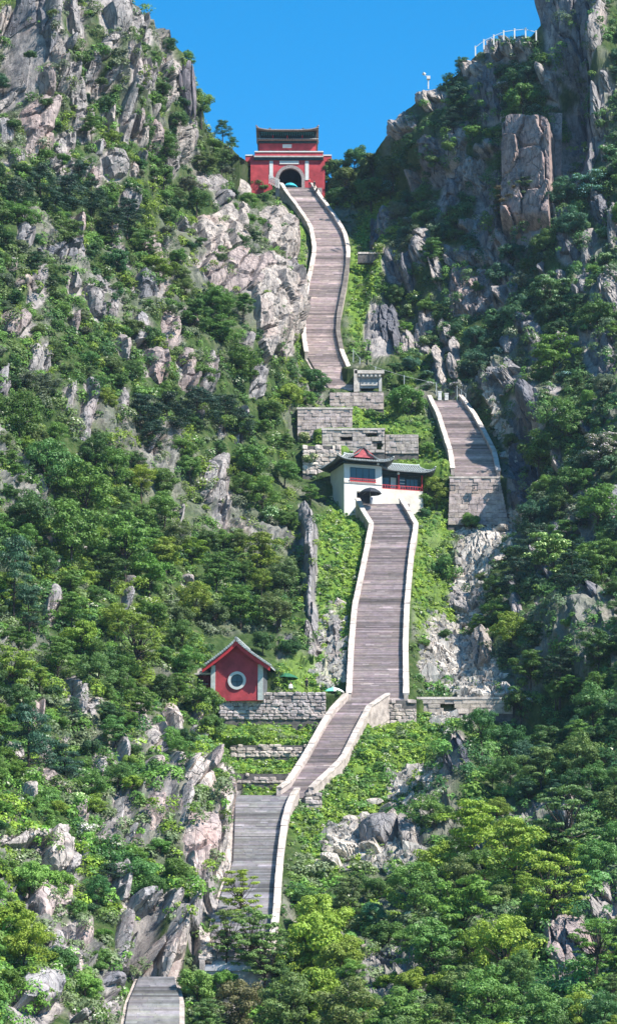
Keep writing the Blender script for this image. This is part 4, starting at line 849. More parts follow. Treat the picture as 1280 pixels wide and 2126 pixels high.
TREES = [
 # skyline left
 ('broad', 345, 88, 26, 'dark round tree on the left skyline above the rock teeth', 'dark', 1.3), ('spray', 392, 118, 22, 'light green bush tree on the left skyline behind the dark pillar', 'fresh', 1),
 ('broad', 418, 205, 30, 'bright round tree leaning over the left skyline right of the dark pillar', 'fresh', 1.1, 1.3), ('pine', 462, 262, 22, 'small dark tree on the left skyline halfway down to the gate', 'teal', 1),
 ('spray', 482, 295, 16, 'lowest little tree on the left skyline near the gate', 'mid', 1), ('shrub', 275, 40, 22, 'bush on the left skyline near the top edge', 'mid', .8), ('shrub', 315, 115, 18, 'bush between the rock teeth on the left skyline', 'fresh', .8),
 ('shrub', 150, 110, 24, 'pale bush in the gully of the columned left cliff', 'olive', 1), ('shrub', 75, 20, 20, 'green bush hanging at the top edge between left cliffs', 'mid', .9), ('shrub', 120, 120, 22, 'bush at the foot of the columned left cliff', 'olive', .9),
 ('shrub', 205, 85, 18, 'dark bush clinging beside the tall pale slab', 'dark', 1.2), ('shrub', 262, 130, 20, 'greyish bush under the left skyline columns', 'grey', 1),
 ('spray', 8, 130, 24, 'dark green tree at the left edge in the shaded cleft', 'teal', 1.2), ('shrub', 95, 180, 18, 'dark bush below the left cliffs', 'mid', .8), ('shrub', 95, 320, 24, 'green bush under the broad split block', 'fresh', .9),
 ('broad', 220, 215, 26, 'dark leafy tree in the gully left of the long thin rib', 'dark', 1.3), ('shrub', 165, 165, 18, 'dark bush above the slanting slabs', 'dark', 1.4), ('shrub', 130, 245, 22, 'dark bush right of the broad split block', 'dark', 1.3),
 ('broad', 320, 210, 34, 'leafy tree left of the dark skyline pillar foot', 'fresh', .7), ('broad', 365, 240, 30, 'mid green tree under the dark skyline pillar', 'mid', .9), ('spray', 345, 295, 42, 'spreading green tree above the middle of the left spur', 'mid', 1),
 ('broad', 300, 270, 26, 'round bush tree right of the long thin rib', 'mid', .8), ('spray', 232, 300, 26, 'yellow green shrub tree beside the small square boulder', 'lime', .7), ('broad', 340, 350, 30, 'green tree above the low ledge of the spur', 'mid', 1), ('broad', 285, 345, 24, 'dark round tree above the right end of the pine grove', 'dark', 1.5),
 ('spray', 430, 330, 30, 'loose olive shrub on the spur below the skyline', 'olive', .8), ('shrub', 470, 350, 22, 'greyish shrub above the rounded boulder', 'grey', .9), ('shrub', 520, 375, 22, 'shrub on the crest just left of the gate balustrade', 'olive', .9), ('shrub', 532, 380, 24, 'shrub hiding the left foot of the gate tower', 'mid', .9), ('shrub', 548, 388, 16, 'low shrub between the balustrade and the gate wall', 'fresh', .8), ('broad', 520, 352, 15, 'dark bush under the left side wall of the gate', 'dark', 1.1), ('broad', 672, 372, 20, 'bush at the right foot of the gate tower', 'mid', .8), ('shrub', 545, 410, 20, 'shrub on the bank at the top of the upper stairs', 'mid', .9),
 ('broad', 510, 470, 26, 'fresh green bush on the blocky cliff top', 'fresh', .8), ('shrub', 480, 440, 24, 'green bush under the big rounded boulder', 'fresh', .9),
 # pine grove
 ('pine', 30, 400, 40, 'dark pine at the left end of the upper pine grove', 'teal', .55), ('pine', 85, 370, 42, 'second dark pine from the left edge in the upper grove', 'teal', .6), ('pine', 140, 392, 46, 'dark pine with bare trunk in the middle of the upper grove', 'teal', .55),
 ('pine', 190, 400, 42, 'dark pine right of the grove middle', 'teal', .5), ('pine', 232, 440, 40, 'broad dark pine low on the right of the grove', 'teal', .45), ('pine', 265, 425, 36, 'rightmost dark pine of the upper grove', 'teal', .5), ('pine', 165, 350, 30, 'small dark pine at the back of the grove', 'teal', .7), ('pine', 110, 425, 34, 'small dark pine in front of the grove', 'teal', .6),
 ('spray', 50, 455, 40, 'green tree below the left end of the pine grove', 'fresh', .7), ('spray', 135, 490, 42, 'olive green tree under the middle of the pine grove', 'olive', .9), ('spray', 330, 545, 50, 'bright yellow green tree over the dark hollowed rock', 'lime', .75, .7),
 ('spray', 300, 490, 34, 'mid green tree right of the grove', 'mid', 1.0), ('broad', 350, 440, 26, 'green bush left of the jointed cliff', 'mid', 1), ('broad', 240, 530, 34, 'dark leafy tree under the pine grove end', 'dark', 1.4),
 ('spray', 440, 620, 40, 'fresh green tree under the slanting slab band', 'fresh', .8), ('spray', 400, 660, 44, 'mid green tree left of the high broken cliff', 'mid', 1), ('spray', 455, 690, 46, 'spreading green tree touching the foot of the broken cliff', 'fresh', .75), ('spray', 500, 760, 50, 'big green tree below the broken cliff', 'fresh', .7),
 ('broad', 310, 690, 36, 'round green tree on the middle of the left slope', 'mid', .9), ('spray', 430, 780, 42, 'leafy tree beside the thin standing slab', 'fresh', .8),
 ('broad', 600, 810, 34, 'bright yellow tree at the foot of the upper stairs', 'lime', 1.05), ('broad', 655, 785, 34, 'dark leafed tree overhanging the foot of the upper stairs', 'dark', 1.5), ('broad', 560, 840, 34, 'green tree left of the bright yellow tree', 'mid', 1.1), ('shrub', 628, 775, 26, 'shrub against the left parapet foot of the upper stairs', 'mid', 1),
 # dark belt
 ('pine', 290, 850, 44, 'leftmost pine of the dark belt on the middle slope', 'teal', .4), ('pine', 350, 860, 52, 'second pine of the dark belt, tall and nearly black', 'teal', .35), ('pine', 410, 850, 50, 'middle pine of the dark belt', 'teal', .45), ('pine', 465, 850, 46, 'fourth pine of the dark belt', 'teal', .4), ('pine', 500, 880, 36, 'rightmost pine of the dark belt', 'teal', .45), ('pine', 320, 900, 40, 'low pine under the left part of the dark belt', 'teal', .4),
 # mid-left forest
 ('spray', 40, 860, 60, 'tree with green fans at the left edge above the big wood', 'fresh', .6), ('spray', 100, 960, 66, 'upper left tree of the big wood', 'mid', 1.1), ('spray', 180, 1010, 72, 'large crown in the middle of the big wood', 'fresh', .8), ('spray', 60, 1060, 62, 'dark leafed crown at the left of the big wood', 'mid', .8),
 ('spray', 150, 1110, 78, 'largest spreading crown of the big wood', 'fresh', .8), ('spray', 260, 1130, 80, 'front crown of the big wood with light tips', 'fresh', .9), ('spray', 310, 1190, 50, 'right hand crown of the big wood', 'fresh', 1.0), ('spray', 230, 1200, 46, 'shaded crown at the bottom of the big wood', 'mid', .7),
 ('spray', 240, 960, 48, 'crown at the top right of the big wood', 'fresh', .9), ('pine', 30, 1180, 56, 'tall blue-green pine at the left edge', 'teal', .8, 1.7), ('pine', 60, 1250, 40, 'lower pine beside the rounded upright boulder', 'teal', .7, 1.3),
 ('broad', 340, 980, 36, 'leafy tree left of the smooth grey slab', 'fresh', .8), ('broad', 395, 960, 32, 'round green tree above the smooth grey slab', 'fresh', .9), ('broad', 520, 950, 50, 'large green tree left of the rubble wall', 'fresh', .8), ('spray', 545, 1010, 46, 'layered green tree under the rubble wall', 'fresh', .9), ('broad', 590, 960, 34, 'tree touching the corner of the rubble wall', 'fresh', .8), ('broad', 500, 890, 26, 'tree at the right foot of the dark belt', 'fresh', .8),
 ('bloom', 640, 950, 36, 'white flowering shrub spilling over the rubble wall', 'olive', 1.2), ('bloom', 628, 905, 22, 'small white flowering shrub beside the high stone wall', 'olive', 1.2), ('bloom', 560, 1060, 34, 'pale flowering shrub in the thicket left of the rock rib', 'mid', 1.1),
 ('spray', 540, 1130, 52, 'broad yellow green tree left of the rock rib', 'lime', .85), ('spray', 590, 1180, 40, 'olive tree beside the rock rib', 'olive', 1), ('spray', 450, 1180, 48, 'green tree in the thicket above the red house', 'fresh', .8), ('spray', 400, 1240, 46, 'pale green tree up left of the red house', 'lime', .85), ('spray', 500, 1250, 50, 'spreading tree right above the red house roof', 'fresh', .7), ('spray', 575, 1270, 48, 'olive tree above the red house right eave', 'olive', .85), ('broad', 430, 1100, 30, 'dark round tree under the small leaning stone', 'mid', .8),
 ('broad', 600, 1340, 30, 'shaded tree behind the red house', 'dark', 1.3), ('broad', 545, 1340, 30, 'dark tree behind the red house roof', 'dark', 1.2), ('spray', 380, 1320, 40, 'green tree touching the left eave of the red house', 'mid', 1.1),
 ('airy', 290, 1330, 64, 'thin pale green tree with bare stems left of the red house', 'lime', .75), ('spray', 240, 1290, 46, 'yellow green tree above the thin pale one', 'lime', .75), ('spray', 150, 1270, 44, 'light green tree right of the rounded upright boulder', 'fresh', .9), ('spray', 120, 1350, 50, 'green tree below the rounded upright boulder', 'fresh', .8), ('spray', 30, 1370, 56, 'yellow green tree at the left edge below the pines', 'lime', .85),
 ('spray', 200, 1400, 50, 'mid green crown above the lower left pine', 'mid', 1.2), ('broad', 420, 1450, 46, 'full green bush tree in front of the stone wall of the red house', 'fresh', .8), ('broad', 440, 1510, 36, 'dark green bush tree at the edge of the grass terrace', 'mid', 1.1), ('spray', 370, 1420, 36, 'bush tree covering the low side wing of the red house', 'fresh', .9),
 ('pine', 60, 1540, 66, 'layered dark pine on the lower left slope', 'teal', .8, 1.3), ('pine', 130, 1560, 44, 'smaller dark pine right of the layered one', 'teal', .7), ('pine', 150, 1460, 30, 'dark little pine above the layered one', 'teal', .7), ('pine', 230, 1820, 34, 'low dark pine over the cave', 'teal', .7, .7),
 ('spray', 290, 1460, 44, 'green tree above the pale slanting crag', 'fresh', .7), ('spray', 240, 1520, 40, 'tree left of the pale slanting crag', 'mid', 1.1), ('spray', 190, 1640, 40, 'tree above the white flowering shrubs', 'fresh', .7), ('bloom', 160, 1670, 44, 'white dotted shrub above the long pale ledge', 'mid', 1.2), ('bloom', 175, 1740, 38, 'silvery shrub between the ledge and the wedge rock', 'grey', 1.3),
 ('broad', 60, 1810, 50, 'bright bush over the split boulder', 'fresh', 1.2), ('broad', 120, 1820, 40, 'bright bush right over the split boulder', 'fresh', 1.0), ('broad', 300, 1830, 40, 'leafy tree above the cave mouth', 'mid', 1.1), ('broad', 365, 1840, 38, 'dark green tree over the right of the cave', 'fresh', .6), ('broad', 320, 1885, 34, 'drooping bush at the lip of the cave', 'mid', .8), ('spray', 200, 1850, 34, 'tree left above the cave', 'dark', 1.4),
 ('broad', 160, 1880, 26, 'small bush between the split boulder and the faceted boulder', 'fresh', .8), ('broad', 30, 1900, 56, 'bright yellow green tree at the left edge near the bottom', 'lime', .7), ('spray', 50, 1975, 60, 'bright spreading tree at the lower left edge', 'lime', .75), ('broad', 120, 2000, 44, 'dark tree under the faceted boulder', 'mid', .8), ('broad', 175, 2040, 40, 'fresh bush above the tilted dark slabs', 'fresh', 1.0), ('broad', 20, 2040, 36, 'bush behind the bottom left boulder', 'fresh', .6), ('broad', 215, 1990, 24, 'small bush left of the cave post', 'mid', .9),
 # by the gate and right skyline
 ('broad', 700, 345, 34, 'dark tree at the right shoulder of the gate tower', 'mid', .9), ('broad', 735, 320, 34, 'round dark tree on the skyline right of the gate', 'dark', 1.6), ('broad', 720, 372, 44, 'large olive green tree right of the gate', 'olive', .8), ('broad', 775, 335, 34, 'olive tree on the saddle right of the gate', 'olive', .75), ('broad', 675, 350, 22, 'bush against the right wall of the gate', 'mid', .9),
 ('broad', 770, 380, 44, 'leafy tree below the saddle right of the gate', 'mid', 1.0), ('broad', 815, 340, 34, 'yellow green tree at the foot of the right skyline', 'olive', .9), ('broad', 850, 330, 30, 'dark tree under the lowest pale crag', 'teal', 1.2), ('broad', 700, 400, 28, 'shading tree beside the top of the right parapet', 'dark', 1.2),
 ('spray', 960, 125, 20, 'dark tree on the right skyline left of the railing', 'teal', 1.2), ('spray', 930, 160, 18, 'small dark tree above the bright columned crag', 'dark', 1.4), ('spray', 1125, 120, 24, 'bright green bush on the shaded cliff under the railing', 'fresh', .8), ('broad', 1085, 200, 42, 'large bright green tree above the pink pillar', 'fresh', .8), ('broad', 1060, 235, 28, 'green tree on the left top of the pink pillar', 'mid', 1.1),
 ('spray', 1245, 50, 26, 'bush on the sunlit tower at the right edge', 'olive', .7), ('pine', 940, 240, 30, 'dark pine on the ledge under the right skyline', 'teal', .7), ('pine', 980, 210, 26, 'dark pine left of the cleft wall', 'teal', .7),
 ('airy', 1065, 410, 44, 'sparse brownish tree growing on the face of the pink pillar', 'brown', .7), ('airy', 1100, 400, 38, 'second sparse tree on the right of the pillar face', 'olive', .7), ('spray', 1170, 400, 40, 'dark green tree right of the pink pillar foot', 'teal', 1.3), ('bloomtree', 1220, 370, 44, 'tree with silvery blossoms under the dark cliff wall', 'teal', 1.3), ('spray', 1235, 190, 26, 'green bush beside the streaked rib', 'mid', 1),
 ('spray', 1190, 460, 44, 'deep green tree below the silvery blossoms', 'teal', 1.4), ('broad', 1062, 520, 34, 'dark tree against the foot of the pink pillar', 'teal', 1.2), ('broad', 1128, 505, 38, 'round tree at the right foot of the pink pillar', 'mid', .9), ('shrub', 1095, 545, 30, 'shrub under the middle of the pink pillar', 'mid', .9), ('broad', 1040, 560, 36, 'dark tree under the foot of the pink pillar', 'teal', 1.3), ('bloomtree', 1140, 600, 50, 'pale flowering tree on the middle right slope', 'mid', .9), ('bloom', 1255, 480, 26, 'pale flowering shrub at the right edge', 'mid', 1),
 ('broad', 880, 470, 34, 'leafy tree right of the isolated pale crag', 'mid', .9), ('spray', 900, 540, 34, 'fresh green tree on the right slope', 'mid', 1.1), ('broad', 840, 500, 24, 'dark bush beside the isolated pale crag', 'teal', 1.2), ('bloom', 850, 640, 26, 'pale blossoming bush at the edge of the grass slope', 'olive', .9), ('bloom', 890, 700, 30, 'creamy bush above the pale leaning pillar', 'olive', .9), ('broad', 820, 610, 30, 'dark tree leaning over the grass slope', 'mid', .8),
 ('spray', 1150, 750, 58, 'broad bright green tree on the middle right slope', 'fresh', .8), ('broad', 990, 700, 36, 'blue-green tree right above the right stairs', 'teal', 1.4), ('broad', 1060, 650, 34, 'dark green tree in the middle of the right slope', 'teal', 1.4), ('spray', 1240, 640, 50, 'green tree at the right edge above the dark cliff', 'mid', .9),
 # centre terraces
 ('broad', 845, 828, 50, 'dense round green tree on the terrace beside the right stairs', 'fresh', .9, .9), ('shrub', 885, 920, 24, 'bright shrub behind the roof of the white house', 'fresh', 1.2), ('shrub', 770, 860, 20, 'bush left under the dense round tree', 'fresh', .8), ('spray', 905, 1015, 38, 'yellow green tree standing right of the white house', 'lime', .8), ('broad', 978, 1075, 26, 'rounded bush under the tall retaining wall', 'fresh', 1.1),
 ('shrub', 925, 1150, 44, 'dense green bush in the bank right of the middle stairs', 'mid', 1.2, 1.2), ('shrub', 880, 1060, 22, 'bush beside the right parapet top of the middle stairs', 'dark', 1.4),
 # right side lower
 ('pine', 1110, 1120, 52, 'dark pine beside the white flowering tree', 'teal', .6), ('pine', 1070, 1200, 46, 'nearly black pine at the edge of the gully', 'teal', .5), ('bloomtree', 1150, 1150, 64, 'broad tree covered in cream blossoms on the right', 'fresh', .9), ('spray', 1120, 930, 54, 'green tree right of the tall retaining wall', 'fresh', .7), ('spray', 1180, 880, 60, 'tall green tree above the right hand wood', 'fresh', .7), ('broad', 1060, 900, 22, 'bush on the bank right of the right stairs', 'fresh', .8),
 ('bloomtree', 1245, 930, 44, 'greyish flowering tree at the right edge', 'grey', 1), ('spray', 1240, 1040, 54, 'fresh green tree at the right edge above the blossoms', 'fresh', .9), ('bloom', 1265, 1020, 30, 'white blossoms shrub at the far right edge', 'mid', 1), ('spray', 1180, 1010, 46, 'dark green tree left of the right edge blossoms', 'mid', .9), ('pine', 1190, 1240, 50, 'dark pine under the cream blossom tree', 'teal', .5), ('spray', 1250, 1180, 50, 'green tree at the right edge beside the blossom tree', 'fresh', .8),
 ('spray', 1060, 1310, 46, 'bright yellow green tree beside the pale square pillar', 'lime', .75), ('spray', 1100, 1370, 44, 'shaded green tree right of the pale square pillar', 'fresh', .6), ('pine', 1160, 1350, 50, 'dark pine in the shaded hollow on the right', 'teal', .4), ('spray', 1240, 1330, 54, 'shaded tree at the right edge of the dark hollow', 'mid', .7), ('broad', 1080, 1440, 40, 'green bush tree beyond the end of the culvert wall', 'mid', 1.0),
 ('spray', 1230, 1450, 54, 'tree at the right edge above the lower wood', 'mid', 1.2), ('spray', 1130, 1480, 50, 'dark green tree at the top of the lower right wood', 'mid', .8), ('spray', 1060, 1520, 50, 'deep shaded tree in the dark band on the right', 'dark', 1.2), ('spray', 1200, 1570, 60, 'olive green crown on the right of the lower wood', 'olive', .9), ('spray', 1120, 1600, 54, 'greyish olive crown in the lower right wood', 'olive', .9), ('spray', 1000, 1580, 44, 'dark tree at the lower end of the shadow band', 'dark', 1.3),
 ('spray', 980, 1730, 78, 'large yellow green crown right of the domed boulder', 'lime', .85), ('spray', 900, 1790, 56, 'yellow green crown touching the boulders', 'lime', .85), ('spray', 1070, 1780, 84, 'widest yellow green crown of the lower right wood', 'lime', .85), ('spray', 860, 1850, 60, 'deep green crown at the left of the lower right wood', 'mid', 1.1), ('airy', 1180, 1700, 78, 'open tree with visible limbs on the right', 'olive', .9), ('airy', 1150, 1850, 74, 'forked tree with bare dark trunk before the pinkish rock', 'lime', .85),
 ('spray', 960, 1890, 80, 'central crown of the lower right wood', 'fresh', .8), ('spray', 900, 1960, 74, 'dark leafed crown above the undercut boulder', 'mid', 1.1), ('spray', 1050, 1950, 78, 'crown with light tips near the bottom right', 'lime', .85), ('spray', 1240, 1780, 54, 'green crown at the right edge of the lower wood', 'mid', 1.1), ('airy', 1235, 1960, 60, 'leaning open tree at the bottom right edge', 'fresh', .8), ('spray', 1020, 2060, 76, 'bottom crown right of the middle', 'fresh', .8), ('spray', 1130, 2100, 66, 'lowest crown in the bottom right corner', 'mid', 1.0), ('spray', 1250, 2100, 56, 'dark crown filling the bottom right corner', 'dark', 1.4),
 ('broad', 668, 1880, 62, 'upper dome of vivid green crowning the tall bottom tree', 'lime', .9, 1.1), ('broad', 655, 1940, 78, 'vivid light green tree hiding the foot of the second flight', 'lime', .85, 1.15), ('broad', 640, 2060, 66, 'yellow green crown low in the middle of the bottom edge', 'lime', .8), ('broad', 610, 1985, 60, 'lower crown of vivid green in front of the stairs', 'lime', .75), ('broad', 700, 2000, 56, 'right crown of vivid green at the bottom', 'lime', .7), ('broad', 770, 1900, 36, 'blue-green bush between the vivid tree and the wood', 'teal', 1.4), ('spray', 600, 2090, 72, 'olive crown at the bottom edge in the middle', 'olive', .9), ('spray', 720, 2095, 74, 'brownish olive crown at the bottom edge', 'olive', .85), ('spray', 850, 2090, 70, 'green crown at the bottom edge right of the middle', 'fresh', .8),
 ('spray', 500, 2080, 60, 'brownish crown at the bottom edge beside the lowest stairs', 'brown', .9), ('broad', 410, 2045, 46, 'bright green bush tree beside the lowest stairs', 'fresh', 1.0), ('airy', 470, 1935, 52, 'thin tree leaning from the crags over the second flight', 'olive', 1.0), ('airy', 550, 1990, 60, 'lower thin tree in front of the second flight', 'olive', 1.0), ('airy', 520, 1950, 76, 'thin branching tree standing in front of the lower stairs', 'olive', 1.0), ('airy', 500, 1850, 50, 'feathery top of a slender tree before the second flight', 'lime', .85), ('broad', 465, 2040, 40, 'green bush at the foot of the thin branching tree', 'fresh', .8), ('spray', 430, 2110, 40, 'shaded bush at the bottom edge by the lowest stairs', 'mid', 1),
]
OCC = [(t[1], t[2], t[3]) for t in TREES]
for t in TREES: tree(*t)
# shrubs rooted in the ledges of the crags, standing proud of the rock
LEDGE = [('shrub', 500, 515, 24, 'shrub on the top ledge between the two pale cliffs of the left spur', 'mid', .9), ('shrub', 455, 548, 26, 'wide shrub along the gap under the jointed cliff', 'olive', .8), ('shrub', 535, 560, 20, 'shrub in the corner above the overhanging dark blocks', 'mid', .8), ('spray', 505, 650, 28, 'small tree in the crack of the high broken cliff', 'mid', .9), ('spray', 462, 640, 30, 'small tree under the left end of the slanting slab band', 'fresh', .8),
 ('shrub', 560, 615, 15, 'tuft like shrub halfway up the high broken cliff', 'mid', .8), ('shrub', 575, 690, 18, 'shrub low on the high broken cliff', 'olive', .8), ('shrub', 545, 470, 18, 'shrub left of the blocky warm cliff top', 'fresh', .8), ('shrub', 420, 505, 16, 'shrub at the left foot of the jointed cliff', 'mid', .9),
 ('shrub', 62, 135, 20, 'shrub in the shaded cleft of the top left cliff', 'mid', .9), ('shrub', 112, 62, 22, 'pale shrub between the ribs at the top left', 'olive', .9), ('shrub', 175, 135, 24, 'shrub below the columned cliff at the top left', 'mid', 1.0), ('shrub', 236, 62, 20, 'shrub right of the tall pale slab at the top', 'fresh', .8), ('shrub', 160, 18, 22, 'shrub at the top edge left of the tall pale slab', 'olive', .9), ('shrub', 95, 228, 22, 'shrub above the broad split block', 'mid', .9),
 ('spray', 190, 262, 26, 'small tree under the slanting slabs of the upper left cliff', 'fresh', .8), ('shrub', 302, 100, 18, 'shrub high on the left skyline slope', 'mid', .8), ('shrub', 285, 200, 22, 'shrub right of the middle of the long thin rib', 'mid', 1.0), ('shrub', 130, 330, 22, 'light shrub right of the base of the split block', 'fresh', .8), ('shrub', 30, 250, 24, 'shrub at the left edge beside the split block', 'mid', .8), ('shrub', 210, 180, 20, 'shrub left of the top of the long thin rib', 'olive', .8),
 ('shrub', 878, 1032, 24, 'shrub hiding the lower wall of the house wing', 'fresh', .9), ('shrub', 1010, 1248, 20, 'shrub growing in the middle of the dry gully', 'fresh', .9), ('shrub', 920, 1300, 24, 'shrub at the left rim of the bare gully bedrock', 'mid', 1.0), ('shrub', 1000, 1180, 18, 'shrub beside the flat boulders of the upper gully', 'olive', .9), ('shrub', 880, 1330, 20, 'shrub between the right parapet and the bare bedrock', 'fresh', .9), ('spray', 1040, 330, 22, 'small tree left of the pink pillar', 'mid', .9), ('shrub', 980, 260, 24, 'shrub above the jointed pale ledge', 'fresh', .8), ('shrub', 900, 330, 26, 'shrub on the grassy rib under the right skyline', 'olive', .9), ('shrub', 930, 300, 20, 'small shrub right on the grassy rib under the right skyline', 'fresh', .8), ('shrub', 990, 590, 20, 'shrub on top of the crumbling pinkish crag', 'mid', .9)]
for t in LEDGE:
    e = tree(*t); f_ = 3.3 if t[2] < 900 and t[1] != 870 else .8
    e.location = e.location * (1 - f_ / e.location.y); OCC.append((t[1], t[2], t[3]))
# filler trees and shrubs of the woods, hand-size crowns scattered between the named ones
def blocked(cx, cy, r, lim=.12):
    a = np.linspace(0, 6.28, 12, endpoint=False)
    X = np.concatenate([[cx], cx + r * .9 * np.cos(a), cx + r * .5 * np.cos(a)]); Y = np.concatenate([[cy], cy + r * np.sin(a), cy + r * .5 * np.sin(a)])
    if samp(RES, X, Y).max() > .3: return True
    if (samp(ROCKM, X, Y) > .4).mean() > lim: return True
    if (np.maximum(samp(ZM, X, Y), samp(ZG, X, Y)) > .4).mean() > .2: return True
    return False
LM = [(385, 190, 'the dark skyline pillar'), (200, 312, 'the small square boulder'), (492, 402, 'the big rounded boulder'), (250, 225, 'the long thin rock rib'), (72, 272, 'the split pink-grey block'),
 (150, 400, 'the upper pine grove'), (312, 596, 'the dark hollowed rock'), (448, 487, 'the broad jointed cliff'), (556, 680, 'the cliff beside the upper stairs'), (392, 745, 'the thin standing slab'), (172, 850, 'the stacked rock column'),
 (390, 860, 'the dark pine belt'), (446, 998, 'the smooth grey slab'), (200, 1080, 'the big left wood'), (640, 1170, 'the tall rock rib'), (100, 1272, 'the rounded upright boulder'), (490, 1390, 'the red house'), (670, 960, 'the rubble wall'),
 (560, 1460, 'the stone wall'), (356, 1502, 'the pale arched crag'), (90, 1540, 'the layered dark pine'), (50, 1752, 'the long pale ledge'), (300, 1735, 'the rounded pinkish face'), (440, 1716, 'the pale cliff by the stairs'), (104, 1868, 'the boulder split by a crack'),
 (292, 1968, 'the small cave'), (70, 2092, 'the bottom left boulder'), (315, 2080, 'the lowest stairs'), (600, 330, 'the red gate tower'), (1050, 102, 'the cliff cap with the railing'), (900, 208, 'the bright columned crag'), (1092, 372, 'the pink rock pillar'),
 (800, 460, 'the isolated pale crag'), (976, 612, 'the crumbling pinkish crag'), (790, 700, 'the black shaded cliff'), (912, 765, 'the pale leaning pillar'), (970, 910, 'the right stairs'), (1192, 285, 'the smooth dark cliff wall'), (1246, 730, 'the dark right edge cliff'),
 (1104, 880, 'the dark bedrock wall'), (990, 1035, 'the tall retaining wall'), (1150, 1150, 'the cream blossom tree'), (1002, 1345, 'the pale square pillar'), (960, 1465, 'the culvert wall'), (960, 1640, 'the dark bluish rock'), (795, 1745, 'the domed grey boulder'),
 (1192, 1995, 'the broken pinkish rock face'), (655, 1890, 'the vivid light green tree'), (795, 1995, 'the undercut boulder'), (1070, 1780, 'the widest yellow green crown'), (1150, 600, 'the pale flowering tree'), (42, 676, 'the wide left edge crag'), (240, 110, 'the upper left cliff')]
USED = set()
CW = {'mid': 'mid green', 'dark': 'dark green', 'fresh': 'fresh green', 'olive': 'olive green', 'grey': 'greyish green', 'lime': 'yellow green', 'teal': 'bluish green'}
KW = {'broad': 'round leafy tree', 'spray': 'spreading leafy tree', 'shrub': 'leafy shrub', 'bloom': 'white flecked shrub', 'boulder': 'boulder'}
def near_label(cx, cy, first, noun, words='growing'):
    order = sorted(LM, key=lambda l: (l[0] - cx) ** 2 + (l[1] - cy) ** 2)
    def rel(l):
        dx, dy = cx - l[0], cy - l[1]
        if math.hypot(dx, dy) < 26: return 'against'
        a = abs(dx) / (abs(dy) + 1e-6); v = 'above' if dy < 0 else 'below'; h = 'left of' if dx < 0 else 'right of'
        if a > 2.2: return h
        if a < .45: return v
        return v + ' and ' + h
    def dist(l):
        d = math.hypot(cx - l[0], cy - l[1]); return 'close ' if d < 75 else '' if d < 150 else 'well '
    for l in order[:3]:
        s_ = f"{first} {noun} {dist(l)}{rel(l)} {l[2]}"
        if s_ not in USED and len(s_.split()) <= 16: USED.add(s_); return s_
    for l, k in ((order[0], order[1]), (order[0], order[2]), (order[1], order[2])):
        s_ = f"{first} {noun} between {l[2]} and {k[2]}"
        if s_ not in USED and len(s_.split()) <= 16: USED.add(s_); return s_
    for q in ('second', 'third', 'fourth', 'next'):
        s_ = f"{q} {first} {noun} {rel(order[0])} {order[0][2]}".replace('medium sized ', '')
        if s_ not in USED and len(s_.split()) <= 16: USED.add(s_); return s_
    return s_
for i_, cx_, cy_, a_, b_ in AUTO:
    c_o = OUTS[i_][8]; tn = 'shaded grey' if c_o is DARK_SHADED else 'pinkish' if c_o is PINK else 'pale' if c_o is PALER else 'grey'
    OB[i_]['label'] = near_label(cx_, cy_, ('thin ' if b_ / a_ > 2.4 else 'squat ' if b_ / a_ < 1.6 else 'upright ') + tn, 'crag')
def filler(n, x0, x1, y0, y1, rr, kinds, cols, label, group, tone=(.7, 1.15), seed=1, density=.8):
    q = random.Random(seed); k = 0
    for _ in range(n * 60):
        if k >= n: break
        cx, cy, r = q.uniform(x0, x1), q.uniform(y0, y1), q.uniform(*rr)
        if cy < np.interp(cx, *zip(*RIDGE)) + r * .5 or blocked(cx, cy, r, .3 if cy < 700 else .12): continue
        if any((cx - a) ** 2 + (cy - b) ** 2 < ((c + r) * density * .62) ** 2 for a, b, c in OCC): continue
        OCC.append((cx, cy, r)); k += 1; kd, cl = q.choice(kinds), q.choice(cols)
        size = 'small' if r < rr[0] + (rr[1] - rr[0]) * .4 else 'larger' if r > rr[0] + (rr[1] - rr[0]) * .75 else 'medium sized'
        tree(kd, cx, cy, r, near_label(cx, cy, size + ' ' + CW[cl], KW[kd]), cl, q.uniform(*tone), q.uniform(.8, 1.15), group)
    return k
f1 = filler(98, -20, 620, 60, 800, (17, 34), ['broad', 'spray', 'shrub', 'shrub'], ['mid', 'dark', 'fresh', 'olive', 'mid', 'grey'], 'small green tree or shrub between the crags of the upper left mountainside', 'small trees of the upper left mountainside', seed=1)
f2 = filler(62, -20, 690, 800, 1420, (22, 42), ['broad', 'spray', 'spray'], ['mid', 'fresh', 'fresh', 'lime', 'olive'], 'leafy tree of the thicket on the middle left slope', 'thicket trees of the middle left slope', (.65, 1.0), seed=2)
f3 = filler(52, -20, 480, 1400, 2100, (22, 42), ['broad', 'spray', 'shrub'], ['mid', 'fresh', 'fresh', 'lime', 'dark'], 'leafy tree among the crags of the lower left slope', 'thicket trees of the lower left slope', (.65, 1.0), seed=3)
f4 = filler(88, 780, 1300, 60, 1000, (18, 38), ['broad', 'spray', 'shrub', 'bloom'], ['mid', 'teal', 'teal', 'fresh', 'grey', 'dark'], 'small dark green tree or shrub on the upper right mountainside', 'small trees of the upper right mountainside', (.75, 1.3), seed=4)
f5 = filler(52, 960, 1300, 980, 1660, (24, 46), ['broad', 'spray', 'spray'], ['mid', 'teal', 'fresh', 'dark'], 'leafy tree of the wood on the lower right slope', 'wood on the lower right slope', (.7, 1.1), seed=5)
f6 = filler(45, 560, 1300, 1640, 2150, (30, 54), ['broad', 'spray', 'spray'], ['mid', 'fresh', 'lime', 'olive'], 'leafy tree of the wood closing the bottom of the view', 'wood at the bottom of the view', (.6, .95), seed=6)
